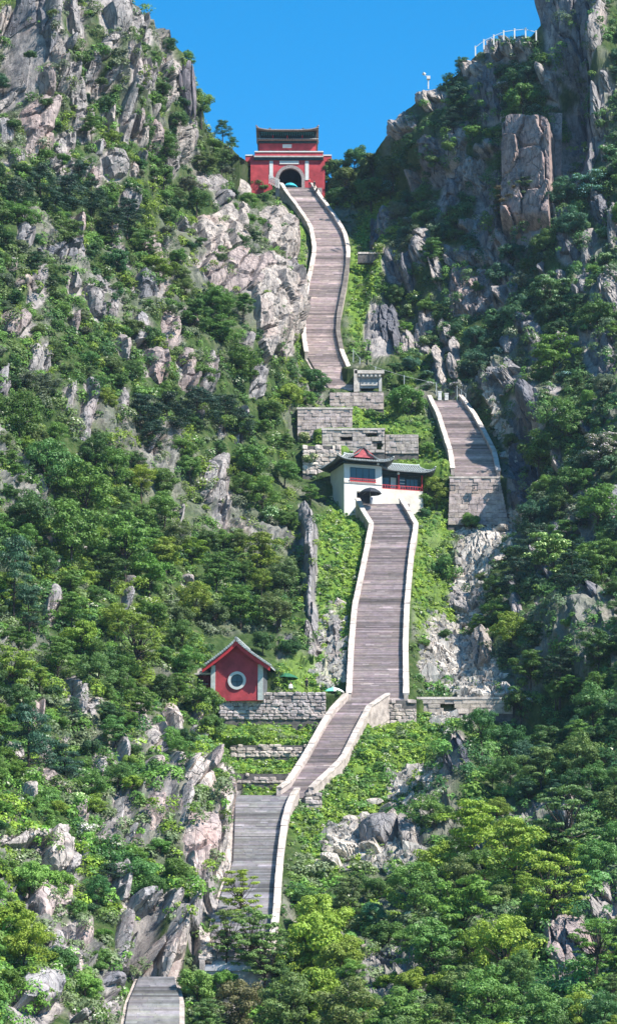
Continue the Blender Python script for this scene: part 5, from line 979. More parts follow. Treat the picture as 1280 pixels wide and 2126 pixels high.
print('trees', NT[0], f1, f2, f3, f4, f5, f6)
# trees just outside the frame, so that the wood goes on
# ================================================================== WALLS OF LAID STONE
def stone_wall(x0, x1, yt, yb, D, label, rows, sw, name='stone_wall', depth=1.2, tone=(1, .97, .95), var=.22, rag=0.0, cat='stone wall', holes=(), lean=0.0, xt0=None, xt1=None, me=None, cap=False, seed=0, gap=.02):
    """wall face between photo columns x0..x1 and rows yt..yb at distance D: joint fill behind, every stone its own part"""
    rs = np.random.RandomState(seed + int(x0)); kx = lambda p, d=D: float(Wn(p, yb, d)[0])
    zb, zt = Zof(yb, D), Zof(yt, D); X0, X1 = kx(x0), kx(x1); Xt0, Xt1 = kx(x0 if xt0 is None else xt0), kx(x1 if xt1 is None else xt1)
    t = thing(name, ((X0 + X1) / 2, D, zb), label, cat); t['kind'] = 'thing'; ox = (X0 + X1) / 2; H = zt - zb
    hs_ = [(kx(a) - ox, kx(b) - ox, Zof(d, D) - zb, Zof(c, D) - zb) for a, b, c, d in holes]
    mb = MB(); e = .12
    if not hs_:
        mb.hexa([(X0 - ox, .08, -1.5), (X1 - ox, .08, -1.5), (X1 - ox, depth, -1.5), (X0 - ox, depth, -1.5), (Xt0 - ox, .08 + lean * H, H - e), (Xt1 - ox, .08 + lean * H, H - e), (Xt1 - ox, depth + lean * H, H - e), (Xt0 - ox, depth + lean * H, H - e)])
    else:
        xs = sorted({X0 - ox, X1 - ox, *[h[0] for h in hs_], *[h[1] for h in hs_]}); 
        for a, b in zip(xs[:-1], xs[1:]):
            m_ = (a + b) / 2; hz = [h for h in hs_ if h[0] < m_ < h[1]]
            if not hz: mb.box(a, b, .08, depth, -1.5, H - e)
            else:
                mb.box(a, b, .08, depth, -1.5, hz[0][2]); mb.box(a, b, .08, depth, hz[0][3], H - e); mb.box(a, b, depth - .1, depth, hz[0][2], hz[0][3])
    mb.build('joint_fill', M_MORTAR, t)
    rh = H / rows; n = 0; z = 0.0
    hts = rs.uniform(.75, 1.25, rows); hts = hts / hts.sum() * H
    for r in range(rows):
        h = hts[r]; f = (z + h / 2) / H; a0 = (X0 - ox) * (1 - f) + (Xt0 - ox) * f; a1 = (X1 - ox) * (1 - f) + (Xt1 - ox) * f; x = a0
        while x < a1 - .12:
            w0 = min(sw * rs.uniform(.55, 1.5), a1 - x)
            if a1 - x - w0 < .3 * sw: w0 = a1 - x
            cx, cz = x + w0 / 2, z + h / 2; skip = any(h_[0] - .1 < cx < h_[1] + .1 and h_[2] - .05 < cz < h_[3] + .05 for h_ in hs_)
            if rag and r >= rows - 2 and rs.rand() < rag * (r - rows + 3) / 2: skip = True
            if not skip:
                c = 1 + rs.uniform(-var, var); dp = rs.uniform(.22, .34)
                inst('stone', (me or STONE)[rs.randint(len(me or STONE))], t, (cx, .08 - dp / 2 + .14 + lean * cz + rs.uniform(-.03, .03), cz + rs.uniform(-.02, .02) * (1 if rag else .3)), (w0 - gap, dp, h * rs.uniform(.9, 1.05) - gap), (0, rs.uniform(-.09, .09) if rag or var > .2 else 0, rs.uniform(-.1, .1) if rag else 0),
                     (tone[0] * c, tone[1] * c, tone[2] * c * rs.uniform(.95, 1.05), 1)); n += 1
            x += w0
        z += h
    if cap:
        mb = MB(); mb.hexa([(Xt0 - ox - .1, -.15 + lean * H, H), (Xt1 - ox + .1, -.15 + lean * H, H), (Xt1 - ox + .1, depth + .1 + lean * H, H), (Xt0 - ox - .1, depth + .1 + lean * H, H),
                            (Xt0 - ox - .1, -.15 + lean * H, H + .28), (Xt1 - ox + .1, -.15 + lean * H, H + .28), (Xt1 - ox + .1, depth + .1 + lean * H, H + .28), (Xt0 - ox - .1, depth + .1 + lean * H, H + .28)])
        mb.build('coping', M_COPE, t)
    return t
ASH = [unit_block('stone', M_MASON, 60 + s, 0.05, 0.015) for s in range(6)]
stone_wall(455, 676, 1437, 1494, 345.5, 'dry stone wall of grey slabs under the red house', 8, .75, rag=.25, var=.3, tone=(.95, .92, .95), seed=1)
stone_wall(478, 636, 1545, 1572, 334.5, 'low rubble terrace wall above the lowest grass strip', 4, .8, rag=.5, var=.3, tone=(1.05, 1.0, .95), seed=2)
stone_wall(476, 606, 1604, 1626, 326.5, 'lowest broken terrace wall beside the stone landing', 3, .8, rag=.6, var=.3, tone=(1.05, 1.0, .95), seed=3)
stone_wall(617, 731, 850, 912, 424.5, 'high squared stone wall with flat top left of the terraces', 9, .75, me=ASH, tone=(.98, .92, .92), var=.12, depth=3, cap=True, seed=4)
stone_wall(668, 798, 893, 940, 419.5, 'pale stone wall with small window openings behind the roof', 7, .75, me=ASH, tone=(1.0, .97, .95), var=.12, depth=2, holes=[(708, 731, 905, 914), (762, 782, 900, 908), (776, 793, 919, 934)], cap=True, seed=5)
stone_wall(799, 868, 902, 942, 420.0, 'lower continuation of the pale wall towards the right stairs', 6, .7, me=ASH, tone=(.95, .92, .9), var=.16, depth=2, seed=6)
stone_wall(628, 708, 924, 985, 414.0, 'white rubble wall beside the flowering shrub', 7, .8, rag=.3, var=.25, tone=(1.25, 1.2, 1.12), depth=2.5, seed=7)
stone_wall(929, 1056, 992, 1090, 409.6, 'tall retaining wall carrying the foot of the right stairs', 12, .95, me=ASH, tone=(1.0, .93, .93), var=.13, depth=3, xt0=934, xt1=1038, lean=.06, cap=True, seed=8)
stone_wall(792, 864, 1452, 1502, 347.0, 'rough masonry buttress under the turn of the stairs', 6, .8, rag=.3, var=.3, tone=(1.1, 1.05, 1), seed=9)
stone_wall(866, 1064, 1452, 1482, 349.5, 'culvert wall with a square dark opening across the gully', 3, 1.3, me=ASH, tone=(1.0, .98, .9), var=.15, holes=[(914, 951, 1459, 1482)], cap=True, seed=10)
stone_wall(684, 796, 815, 850, 433.2, 'masonry below the landing of the upper flight', 5, .95, me=ASH, tone=(1.0, .93, .92), var=.2, seed=11, depth=3)
stone_wall(742, 806, 523, 527.5, 470.0, 'short white wall edge across the grass slope', 1, 1.4, me=ASH, tone=(1.4, 1.38, 1.3), var=.1, seed=12)
stone_wall(633, 668, 1646, 1690, 320.0, 'rough end of the bank under the turned parapet', 5, .7, rag=.4, var=.3, seed=13)
# drain brackets on the tall retaining wall
for k, px in enumerate((938, 985, 1028)):
    D = 409.3; P = W(px, 1012, D); s_ = D / F
    mb = MB(); mb.box(-.45, .45, -.35, .1, .25, .35); mb.box(-.4, -.28, -.3, .0, -.55, .25); mb.box(.28, .4, -.3, .0, -.55, .25); mb.box(-.4, .4, -.3, -.2, -.55, -.45)
    o = mb.build('wall_bracket', M_PIPE); o.location = P; tag(o, ['first iron bracket, under the left corner of the right stairs', 'middle iron bracket on the tall retaining wall', 'iron bracket at the right corner of the tall retaining wall'][k], 'bracket')
# ================================================================== BUILDING HELPERS
def arch_pts(cx, zs, r, n=14, a0=0, a1=math.pi): return [(cx + r * math.cos(a0 + (a1 - a0) * i / n), zs + r * math.sin(a0 + (a1 - a0) * i / n)) for i in range(n + 1)]
def ring(mb, cx, cz, ro, ri, y0, y1, n=28, a0=0, a1=2 * math.pi, m=0):
    for i in range(n):
        a, b = a0 + (a1 - a0) * i / n, a0 + (a1 - a0) * (i + 1) / n
        q = [(cx + r * math.cos(t), cz + r * math.sin(t)) for r, t in ((ri, a), (ro, a), (ro, b), (ri, b))]
        mb.hexa([(q[0][0], y0, q[0][1]), (q[1][0], y0, q[1][1]), (q[1][0], y1, q[1][1]), (q[0][0], y1, q[0][1]), (q[3][0], y0, q[3][1]), (q[2][0], y0, q[2][1]), (q[2][0], y1, q[2][1]), (q[3][0], y1, q[3][1])], m)
def hip_roof(parent, x0, x1, y0, y1, ze, zr, ridge_in, mroof, mrib, ry=None, lift=.35, thick=.18, step=.38, eave_m=None, curve=.55, names=('roof', 'roof_tiles', 'roof_ridge')):
    """hipped roof with sagging planes and lifted corners; rows of round tiles as real half-tubes"""
    cy0 = (y0 + y1) / 2; ra, rb = x0 + ridge_in, x1 - ridge_in
    def eave(x, y):      # height of eave edge
        fx = abs((x - (x0 + x1) / 2) / ((x1 - x0) / 2)); fy = abs((y - cy0) / ((y1 - y0) / 2)); return ze + lift * (min(fx, 1) ** 6) * (min(fy, 1) ** 6 if False else 1) * (1 if True else 0)
    n = 18; mb = MB()
    def strip(ea, eb, rA, rB):
        base = len(mb.v); m_ = 6; vs = []
        for i in range(n + 1):
            t = i / n; E = Vector(ea).lerp(Vector(eb), t); R = Vector(rA).lerp(Vector(rB), t); cl = abs(2 * t - 1) ** 5 * lift
            for j in range(m_ + 1):
                s = j / m_; p = E.lerp(R, s); p.z = E.z + (R.z - E.z) * (s ** (1 + curve)) + cl * (1 - s) ** 3; vs.append(p)
        fs = [(i * (m_ + 1) + j, (i + 1) * (m_ + 1) + j, (i + 1) * (m_ + 1) + j + 1, i * (m_ + 1) + j + 1) for i in range(n) for j in range(m_)]
        up = vs; dn = [p - Vector((0, 0, thick)) for p in vs]; k = len(vs)
        mb.add(up + dn, fs + [tuple(k + q for q in reversed(f)) for f in fs] + [(i * (m_ + 1), k + i * (m_ + 1), k + (i + 1) * (m_ + 1), (i + 1) * (m_ + 1)) for i in range(n)])
        return vs, m_
    tb = MB()
    def ribs(ea, eb, rA, rB):
        L = (Vector(eb) - Vector(ea)).length; q = max(4, int(L / step))
        for i in range(q + 1):
            t = i / q; E = Vector(ea).lerp(Vector(eb), t); cl = abs(2 * t - 1) ** 5 * lift
            # ribs run straight up the slope until they meet the hip
            R0, R1 = Vector(rA), Vector(rB); d = (R1 - R0).length
            al = t * L; h0 = (R0 - Vector(ea)).dot((Vector(eb) - Vector(ea)).normalized()); h1 = h0 + d
            if al < h0: s1 = al / max(h0, 1e-3); 
            elif al > h1: s1 = (L - al) / max(L - h1, 1e-3)
            else: s1 = 1
            if s1 < .06: continue
            foot = R0 + (R1 - R0) * max(0, min(1, (al - h0) / max(d, 1e-3))); up = foot - (Vector(ea) + (Vector(eb) - Vector(ea)).normalized() * max(h0, min(h1, al)))
            pts = []
            for j in range(5):
                s = j / 4 * s1; p = E + Vector((up.x, up.y, 0)) * s; p.z = E.z + up.z * (s ** (1 + curve)) + cl * (1 - s) ** 3 + .05; pts.append(p)
            tb.tube(pts, .085, 5)
    A, B_, C_, D_ = (x0, y0, ze), (x1, y0, ze), (x1, y1, ze), (x0, y1, ze); R0, R1 = (ra, cy0, zr), (rb, cy0, zr)
    for e in ((A, B_, R0, R1), (B_, C_, R1, R1), (C_, D_, R1, R0), (D_, A, R0, R0)): strip(*e); ribs(*e)
    mb.build(names[0], mroof, parent, True); t = tb.build(names[1], mrib, parent, True); tag(t, kind='stuff')
    rb_ = MB(); rb_.tube([(ra - .2, cy0, zr + .22), (ra + .3, cy0, zr + .12), (rb - .3, cy0, zr + .12), (rb + .2, cy0, zr + .22)], .17, 6)
    for E, R in ((A, R0), (B_, R1), (C_, R1), (D_, R0)):
        pts = []
        for j in range(7):
            s = j / 6; p = Vector(E).lerp(Vector(R), s); p.z = E[2] + (R[2] - E[2]) * (s ** (1 + curve)) + lift * (1 - s) ** 3 + .1; pts.append(p)
        pts[0] += Vector((0, 0, .12)); rb_.tube(pts, .12, 6)
    rb_.build(names[2], mrib, parent)
def parasol(px, py, rpx, D, m, label, pole=2.2, stripe=None, cat='parasol', flat=.28):
    """py = rim of the canopy"""
    r = rpx * D / F; P = W(px, py, D); base = P - Vector((0, 0, pole)); t = thing('parasol', base, label, cat)
    mb = MB(); n = 8; vs = [(0, 0, pole + r * flat * 1.9)]; h = r * flat
    for q, (rr, zz) in enumerate(((.55, 1.3), (.85, .65), (1.0, 0.0), (1.0, -.22))):
        for k in range(n * 2):
            a = math.pi * k / n; sc = (1 if k % 2 == 0 else .955); vs.append((rr * r * sc * math.cos(a), rr * r * sc * math.sin(a), pole + h * zz))
    m2 = n * 2; fs = [(0, 1 + k, 1 + (k + 1) % m2) for k in range(m2)]; mi = [0] * m2
    for q in range(3): fs += [(1 + q * m2 + k, 1 + (q + 1) * m2 + k, 1 + (q + 1) * m2 + (k + 1) % m2, 1 + q * m2 + (k + 1) % m2) for k in range(m2)]
    mb.add(vs, fs)
    if stripe: mb.m = [1 if (i < m2 and (i // 4) % 2) or (i >= m2 and ((i - m2) % m2 // 4) % 2) else 0 for i in range(len(mb.f))]
    mb.build('canopy', [m, stripe] if stripe else m, t)
    pb = MB(); pb.tube([(0, 0, 0), (0, 0, pole + h * 1.7)], .035, 6); pb.build('pole', M_METAL, t)
    rb = MB()
    for k in range(n): a = 2 * math.pi * k / n; rb.tube([(0, 0, pole + h * 1.5), (.95 * r * math.cos(a), .95 * r * math.sin(a), pole - .02)], .014, 3)
    tag(rb.build('rib', M_METAL, t), kind='stuff'); return t
# ================================================================== RED GATE TOWER
def gate():
    D = 495.5; z0 = Zof(390, D); cx = 600; k = D / F / math.cos(math.radians(0))
    X = lambda px: float(Wn(px, 350, D)[0] - Wn(cx, 350, D)[0]); Z = lambda py: Zof(py, D) - z0
    t = thing('gate_tower', W(cx, 390, D), 'red gate tower with a dark arch and tiled double roof on the saddle', 'gate tower')
    ax, ar = X(602), X(626) - X(602); zs = Z(372)
    # lower wall with arch cut: built from strips round the arch
    mb = MB(); dpt = 7.5; L, R_, T = X(520), X(674), Z(333)
    mb.box(L, ax - ar, 0, dpt, -2, T); mb.box(ax + ar, R_, 0, dpt, -2, T)
    pts = arch_pts(ax, zs, ar, 16)
    for (xa, za), (xb, zb) in zip(pts[:-1], pts[1:]):
        mb.hexa([(xb, 0, zb), (xa, 0, za), (xa, dpt, za), (xb, dpt, zb), (xb, 0, T), (xa, 0, T), (xa, dpt, T), (xb, dpt, T)])
    mb.box(ax - ar, ax + ar, 0, dpt, -2, -.02)
    mb.build('lower_wall', M_RED, t)
    mb = MB(); mb.box(ax - ar - .05, ax + ar + .05, dpt - .15, dpt - .05, 0, T - .4); mb.build('passage_end', M_DARK, t)
    mb = MB(); ring(mb, ax, zs, ar - .001, ar - .06, .62, dpt - .2, 20, 0, math.pi); mb.box(ax - ar + .001, ax - ar + .06, .62, dpt - .2, 0, zs); mb.box(ax + ar - .06, ax + ar - .001, .62, dpt - .2, 0, zs); mb.build('passage_shade_lining', M_DARK, t)  # dark lining added so the passage's shade is in its colour
    mb = MB(); ring(mb, ax, zs, ar + .55, ar - .03, -.10, .6, 20, 0, math.pi); mb.box(ax - ar - .55, ax - ar + .03, -.10, .6, 0, zs); mb.box(ax + ar - .03, ax + ar + .55, -.10, .6, 0, zs); mb.build('arch_surround', M_BRICK, t)
    for a, b, c, d in ((559, 566.5, 334, 370), (633, 640.5, 334, 374)):
        mb = MB(); mb.box(X(a), X(b), -.08, .05, Z(d), Z(c)); mb.build('couplet_panel', M_MARBLE, t)
    mb = MB(); mb.box(X(580), X(620), -.12, .05, Z(341), Z(334)); f = mb.build('name_plaque', M_MARBLE, t)
    # projecting band: eave strip, red parapet, white cap
    mb = MB(); mb.box(X(527), X(670.5), -.35, dpt + .3, Z(333), Z(328)); mb.build('dark_cornice', M_DTEAL, t)
    mb = MB(); mb.box(X(527), X(671), -.55, dpt + .5, Z(328), Z(325.3)); mb.build('tile_drip', M_CONC, t)
    mb = MB(); mb.box(X(529), X(669), -.30, dpt + .2, Z(325.3), Z(317.5)); mb.build('parapet_band', M_RED, t)
    mb = MB(); mb.box(X(528), X(671), -.42, dpt + .3, Z(317.5), Z(315)); mb.build('parapet_cap', M_MARBLE, t)
    for s, (a, b) in enumerate(((509, 526.8), (671.2, 688))):
        mb = MB(); mb.box(X(a), X(b), .6, dpt - 1, Z(333), Z(321.5)); w_ = mb.build('side_wall', M_RED, t)
        mb = MB(); mb.box(X(a) - .05, X(b), .5, dpt - .9, Z(321.5), Z(319)); mb.build('side_cap', M_MARBLE, w_)
    # upper storey
    yb, ye = 1.0, dpt - 1.0; u0, u1 = X(537), X(656); mb = MB(); wx, wr, wz = X(596.5), 8.3 * D / F, Z(314)
    mb.box(u0, wx - wr, yb, ye, Z(316), Z(294)); mb.box(wx + wr, u1, yb, ye, Z(316), Z(294)); pts = arch_pts(wx, wz, wr, 12)
    for (xa, za), (xb, zb) in zip(pts[:-1], pts[1:]):
        mb.hexa([(xb, yb, zb), (xa, yb, za), (xa, ye, za), (xb, ye, zb), (xb, yb, Z(294)), (xa, yb, Z(294)), (xa, ye, Z(294)), (xb, ye, Z(294))])
    mb.build('upper_wall', M_RED, t)
    mb = MB(); mb.box(wx - wr, wx + wr, yb + .8, yb + .9, Z(316), Z(303)); mb.build('window', M_DARK, t)
    for q in (561.5, 631.5):
        mb = MB(); ring(mb, X(q), Z(315), 6.6 * D / F, 5.4 * D / F, yb - .08, yb + .05, 12, 0, math.pi); mb.build('blind_arch', M_BRICK, t)
    mb = MB(); mb.box(X(586), X(605), yb - .15, yb + .05, Z(303.5), Z(296.3)); mb.build('upper_plaque', M_MARBLE, t)
    mb = MB(); mb.box(X(535.5), X(657.5), yb - .25, ye + .25, Z(294), Z(289.5)); mb.build('dark_band', M_DTEAL, t)
    # lower eave skirt
    e0, e1 = X(533.5), X(659.5); mb = MB(); za, zb = Z(289.3), Z(284.5)
    mb.hexa([(e0, yb - .9, za), (e1, yb - .9, za), (e1, ye + .9, za), (e0, ye + .9, za), (X(541), yb + .1, zb), (X(652), yb + .1, zb), (X(652), ye - .1, zb), (X(541), ye - .1, zb)]); mb.build('lower_eave', M_TROOF, t)
    mb = MB(); q = int((e1 - e0) / .42)
    for i in range(q + 1):
        x = e0 + (e1 - e0) * i / q; xt = X(541) + (X(652) - X(541)) * i / q; mb.tube([(x, yb - .93, za + .1), (xt, yb + .08, zb + .06)], .10, 5)
    tag(mb.build('eave_tiles', M_CONC, t, True), kind='stuff')
    # bracketed dark frieze flaring out
    mb = MB(); mb.hexa([(X(541), yb + .2, Z(284.6)), (X(652), yb + .2, Z(284.6)), (X(652), ye - .2, Z(284.6)), (X(541), ye - .2, Z(284.6)), (X(536), yb - .6, Z(272.5)), (X(657), yb - .6, Z(272.5)), (X(657), ye + .6, Z(272.5)), (X(536), ye + .6, Z(272.5))]); mb.build('frieze', M_DTEAL, t)
    mb = MB()
    for i in range(23):
        x = X(541) + (X(652) - X(541)) * (i + .5) / 23; mb.box(x - .1, x + .1, yb - .62, yb + .1, Z(279), Z(276)); mb.box(x - .16, x + .16, yb - .85, yb + .1, Z(275.5), Z(273.3))
    o = mb.build('bracket_set', simple('faded_teal_paint', (.05, .17, .18), .7, .2, 3), t); tag(o, kind='stuff')
    for q in (566, 596, 627):
        mb = MB(); mb.box(X(q) - .12, X(q) + .12, yb - .3, yb + .1, Z(284.5), Z(273)); mb.build('column', M_REDP, t)
    hip_roof(t, X(531), X(661), yb - 1.7, ye + 1.7, Z(271.5), Z(262.0), 2.6, M_TROOF, M_TROOF, lift=.55, step=.45)
    for q, s in ((557, 1), (631, -1)):
        mb = MB(); P = Vector((X(q), (yb + ye) / 2, Z(262.0))); mb.tube([P + Vector((0, 0, .1)), P + Vector((-.1 * s, 0, .6)), P + Vector((.15 * s, 0, .95)), P + Vector((.45 * s, 0, .85))], [.28, .22, .14, .05], 6); mb.build('ridge_ornament', M_GREY, t)
gate()
def balustrade(pts, label, h=1.0, gap=1.3, name='balustrade', m=M_MARBLE, rails=(1.0, .55), pr=.10, panel=False, cat='railing', below=.4):
    """pts: world points along the foot"""
    t = thing(name, pts[0], label, cat); o0 = Vector(pts[0]); ds = [0]
    for a, b in zip(pts[:-1], pts[1:]): ds.append(ds[-1] + (Vector(b) - Vector(a)).length)
    n = max(1, int(round(ds[-1] / gap))); P = []
    for i in range(n + 1):
        s = ds[-1] * i / n; P.append(Vector([np.interp(s, ds, [p[j] for p in pts]) for j in range(3)]) - o0)
    for p in P:
        mb = MB(); mb.box(p.x - pr, p.x + pr, p.y - pr, p.y + pr, p.z - below, p.z + h); mb.box(p.x - pr * 1.25, p.x + pr * 1.25, p.y - pr * 1.25, p.y + pr * 1.25, p.z + h, p.z + h + pr); mb.build('post', m, t)
    for r in rails:
        mb = MB(); mb.tube([p + Vector((0, 0, h * r - .08)) for p in P], pr * .45, 5); mb.build('rail', m, t)
    return t
balustrade([W(559, 377, 493.5), W(579, 387, 490.5)], 'short white balustrade left of the top of the stairs', 1.15, .75, rails=(1.0, .6, .3))
def ridge_pt(px, py, D): return W(px, py, D)
balustrade([W(x, y + 6, 462) for x, y in ((986, 106), (1002, 93), (1021, 84), (1042, 74), (1066, 70), (1094, 68), (1112, 74))], 'white posted railing along the top of the right cliff', 1.3, 1.75, pr=.11, rails=(.95,), m=M_METAL and M_MARBLE)
# handrail with wire panels on the upper flight
hp = [(712, 530), (707, 575), (702, 615), (696, 650), (690, 680), (691, 710), (700, 742), (716, 775), (733, 806)]
balustrade([W(x, y, stairD(y) + 0) for x, y in hp][::-1], 'thin grey handrail along the right side of the upper stairs', .95, 1.6, pr=.03, rails=(1.0, .5), m=M_PIPE, name='handrail', below=.1)
balustrade([W(733, 742, 446), W(748, 762, 441), W(770, 775, 438), W(797, 785, 436.5), (W(850, 800, 435)), W(905, 812, 434)], 'iron cable railing sagging from the lookout to the right stairs', 1.3, 5.0, pr=.06, rails=(1.0,), m=M_METAL, name='cable_railing', below=.8)
balustrade([W(948, 826, 432.5), W(966, 842, 431.0)], 'bent iron rail above the right parapet top', 1.9, 1.4, pr=.05, rails=(1.0,), m=M_METAL, name='iron_rail', below=.8)
for k, (px, h, lb) in enumerate(((912, 1.1, 'left white gate post at the top of the right stairs'), (926, .8, 'right shorter white gate post at the top of the right stairs'))):
    P = W(px, 829, 432.6); mb = MB(); mb.box(-.28, .28, -.25, .25, -.2, h); mb.box(-.34, .34, -.3, .3, h, h + .14); mb.box(-.2, .2, -.28, -.24, .2, h - .2); o = mb.build('gate_post', M_MARBLE); o.location = P; tag(o, lb, 'post')
# lookout with cap slab
def lookout():
    D = 436.5; z0 = Zof(812, D); X = lambda px: float(Wn(px, 790, D)[0] - Wn(768, 790, D)[0]); Z = lambda py: Zof(py, D) - z0
    t = thing('stone_lookout', W(768, 812, D), 'grey stone lookout with a pale cap slab at the foot of the upper stairs', 'lookout')
    mb = MB(); mb.box(X(736), X(797), -.5, 2.6, Z(777), Z(770)); mb.build('cap_slab', M_COPE, t)
    mb = MB(); mb.box(X(743), X(790), -.1, 2.4, Z(784), Z(777) - .01); mb.build('beam', M_CONC, t)
    for i in range(6):
        x = X(745) + (X(788) - X(745)) * i / 5; mb = MB(); mb.box(x - .16, x + .16, -.42, .0, Z(783), Z(778)); mb.build('bracket', M_CONC, t)
    mb = MB(); mb.box(X(746), X(788), .25, .6, Z(805), Z(784)); mb.build('back_panel', simple('blue_grey_slab', (.26, .28, .30), .8, .15, 1.5), t)
    mb = MB(); mb.box(X(748), X(783), .05, .24, Z(800), Z(793)); mb.build('bench_slab', M_CONC, t)
    for a in (743, 789):
        mb = MB(); mb.box(X(a) - .22, X(a) + .22, -.05, .5, Z(813), Z(784)); mb.build('pillar', M_CONC, t)
    mb = MB(); mb.box(X(734), X(741), -.5, .6, Z(815), Z(768)); mb.build('end_post', M_COPE, t)
lookout()
# ================================================================== WHITE HOUSE
def window(parent, x0, x1, z0, z1, y, n=4, red=True, name='window'):
    f = MB(); e = .07
    f.box(x0, x1, y - .06, y + .02, z1 - e, z1); f.box(x0, x1, y - .06, y + .02, z0, z0 + e)
    for i in range(n + 1): x = x0 + (x1 - x0) * i / n; f.box(max(x0, x - e / 2), min(x1, x + e / 2), y - .055, y + .015, z0 + e, z1 - e)
    w_ = f.build(name, M_DTEAL, parent)
    for i in range(n):
        a, b = x0 + (x1 - x0) * i / n + e / 2, x0 + (x1 - x0) * (i + 1) / n - e / 2; p = MB(); p.box(a, b, y - .02, y - .005, z0 + e, z1 - e); p.build('pane', M_GLASS, w_)
    if red:
        r = MB(); r.box(x0 - .1, x1 + .1, y - .22, y - .16, z0 + .32, z0 + .40); r.box(x0 - .1, x1 + .1, y - .22, y - .16, z0 - .12, z0 + .02)
        q = n * 3
        for i in range(q + 1): x = x0 + (x1 - x0) * i / q; r.box(x - .035, x + .035, y - .21, y - .17, z0 + .02, z0 + .32)
        r.build('red_rail', M_REDP, parent)
def white_house():
    D = 405.0; base = W(714, 1047, D); t = thing('white_house', base, 'white house with grey tiled roof and small red gable above the stairs', 'house', rz=math.radians(18))
    H = Zof(962, D) - base.z; Wd = 5.75; dep = 6.2; b0 = -3.0
    doorx0, doorx1, doorz = 1.9, 4.2, 2.05
    mb = MB(); mb.box(0, doorx0, 0, dep, b0, H); mb.box(doorx1, Wd, 0, dep, b0, H); mb.box(doorx0, doorx1, 0, dep, doorz, H); mb.box(doorx0, doorx1, .9, dep, b0, doorz); mb.build('wall', M_WHITE, t)
    mb = MB(); mb.box(doorx0 + .02, doorx1 - .02, .82, .88, 0, doorz - .02); mb.build('doorway', M_DARK, t)
    window(t, .9, 4.7, H - 2.5, H - .5, 0, 4)
    mb = MB(); mb.box(-.02, Wd + .02, -.10, -.005, H - 2.85, H - 2.72); mb.build('string_course', M_CONC, t)
    mb = MB(); mb.box(-.3, Wd + .3, -.45, dep + .3, H, H + .35); mb.build('eave_board', M_DTEAL, t)
    hip_roof(t, -1.5, Wd + 1.3, -1.5, dep + 1.2, H + .35, H + 2.0, 2.6, M_GREY, M_GREYP, lift=.6, step=.36)
    # small gable rising from the front of the roof
    g = MB(); gx, gw, gz = 2.9, 1.55, H + 1.05; g.prism([(gx - gw, gz), (gx + gw, gz), (gx, gz + 1.3)], -.2, .0); gb = g.build('gable', simple('faded_red_board', (.42, .09, .10), .8, .2, 3), t)
    r = MB()
    for s in (-1, 1):
        P0, P1, P2 = Vector((gx + s * (gw + .55), -.3, gz - .12)), Vector((gx + s * gw * .5, -.3, gz + .62)), Vector((gx, -.3, gz + 1.62))
        for dy in (0, .55, 1.1, 1.65, 2.2, 2.75): r.tube([P0 + Vector((0, dy, 0)), P1 + Vector((0, dy, 0)), P2 + Vector((0, dy, 0))], .12, 5)
        r.hexa([P0, P0 + Vector((0, 3.2, 0)), P1 + Vector((0, 3.2, 0)), P1, P0 + Vector((0, 0, .12)), P0 + Vector((0, 3.2, .12)), P1 + Vector((0, 3.2, .12)), P1 + Vector((0, 0, .12))])
        r.hexa([P1, P1 + Vector((0, 3.2, 0)), P2 + Vector((0, 3.2, 0)), P2, P1 + Vector((0, 0, .12)), P1 + Vector((0, 3.2, .12)), P2 + Vector((0, 3.2, .12)), P2 + Vector((0, 0, .12))])
    tag(r.build('gable_roof', M_GREY, t), kind='stuff')
    b = MB()
    for s in (-1, 1): b.hexa([(gx + s * (gw + .35), -.28, gz - .08), (gx, -.28, gz + 1.42), (gx, -.20, gz + 1.42), (gx + s * (gw + .35), -.20, gz - .08), (gx + s * (gw + .35), -.28, gz + .08), (gx, -.28, gz + 1.56), (gx, -.20, gz + 1.56), (gx + s * (gw + .35), -.20, gz + .08)])
    b.build('bargeboard', M_REDP, t)
    # wing on the right, set back and lower
    wx0, wx1, wy, wh = Wd + .03, Wd + 6.6, .9, H - .75
    mb = MB(); mb.box(wx0, wx1, wy, wy + 4.2, b0, wh - 2.35); mb.box(wx0, wx1, wy + 1.0, wy + 4.2, wh - 2.35, wh); wg = mb.build('wing_wall', simple('cream_plaster', (.58, .53, .46), .85, .1, 1), t)
    mb = MB(); mb.box(wx0 + .02, wx1 - .02, wy + .955, wy + .985, wh - 2.33, wh - .02); mb.build('timber_front', M_DTEAL, t)
    window(t, wx0 + .25, wx0 + 1.75, wh - 2.1, wh - .4, wy + .93, 2, False)
    window(t, wx0 + 4.3, wx0 + 6.2, wh - 2.1, wh - .4, wy + .93, 3, False)
    mb = MB(); mb.box(wx0 + 1.95, wx0 + 2.75, wy + .90, wy + .95, wh - 2.3, wh - .4); mb.build('pale_panel', simple('pale_blue_board', (.42, .52, .52), .6, .1, 2), t)
    mb = MB(); mb.box(wx0 + 3.2, wx0 + 4.1, wy + .90, wy + .95, wh - 2.33, wh - .35); d = mb.build('door', M_GLASS, t)
    for q in range(4): mb = MB(); mb.box(wx0 + 3.2, wx0 + 4.1, wy + .85, wy + .895, wh - 2.2 + q * .48, wh - 2.08 + q * .48); mb.build('door_bar', M_WHITE, d)
    r = MB(); z0 = wh - 2.35; r.box(wx0, wx1, wy + .02, wy + .10, z0 + .55, z0 + .63); r.box(wx0, wx1, wy + .02, wy + .10, z0 + .02, z0 + .12)
    for i in range(18): x = wx0 + (wx1 - wx0) * i / 17; r.box(x - .035, x + .035, wy + .03, wy + .09, z0 + .12, z0 + .55)
    r.build('veranda_rail', M_REDP, t)
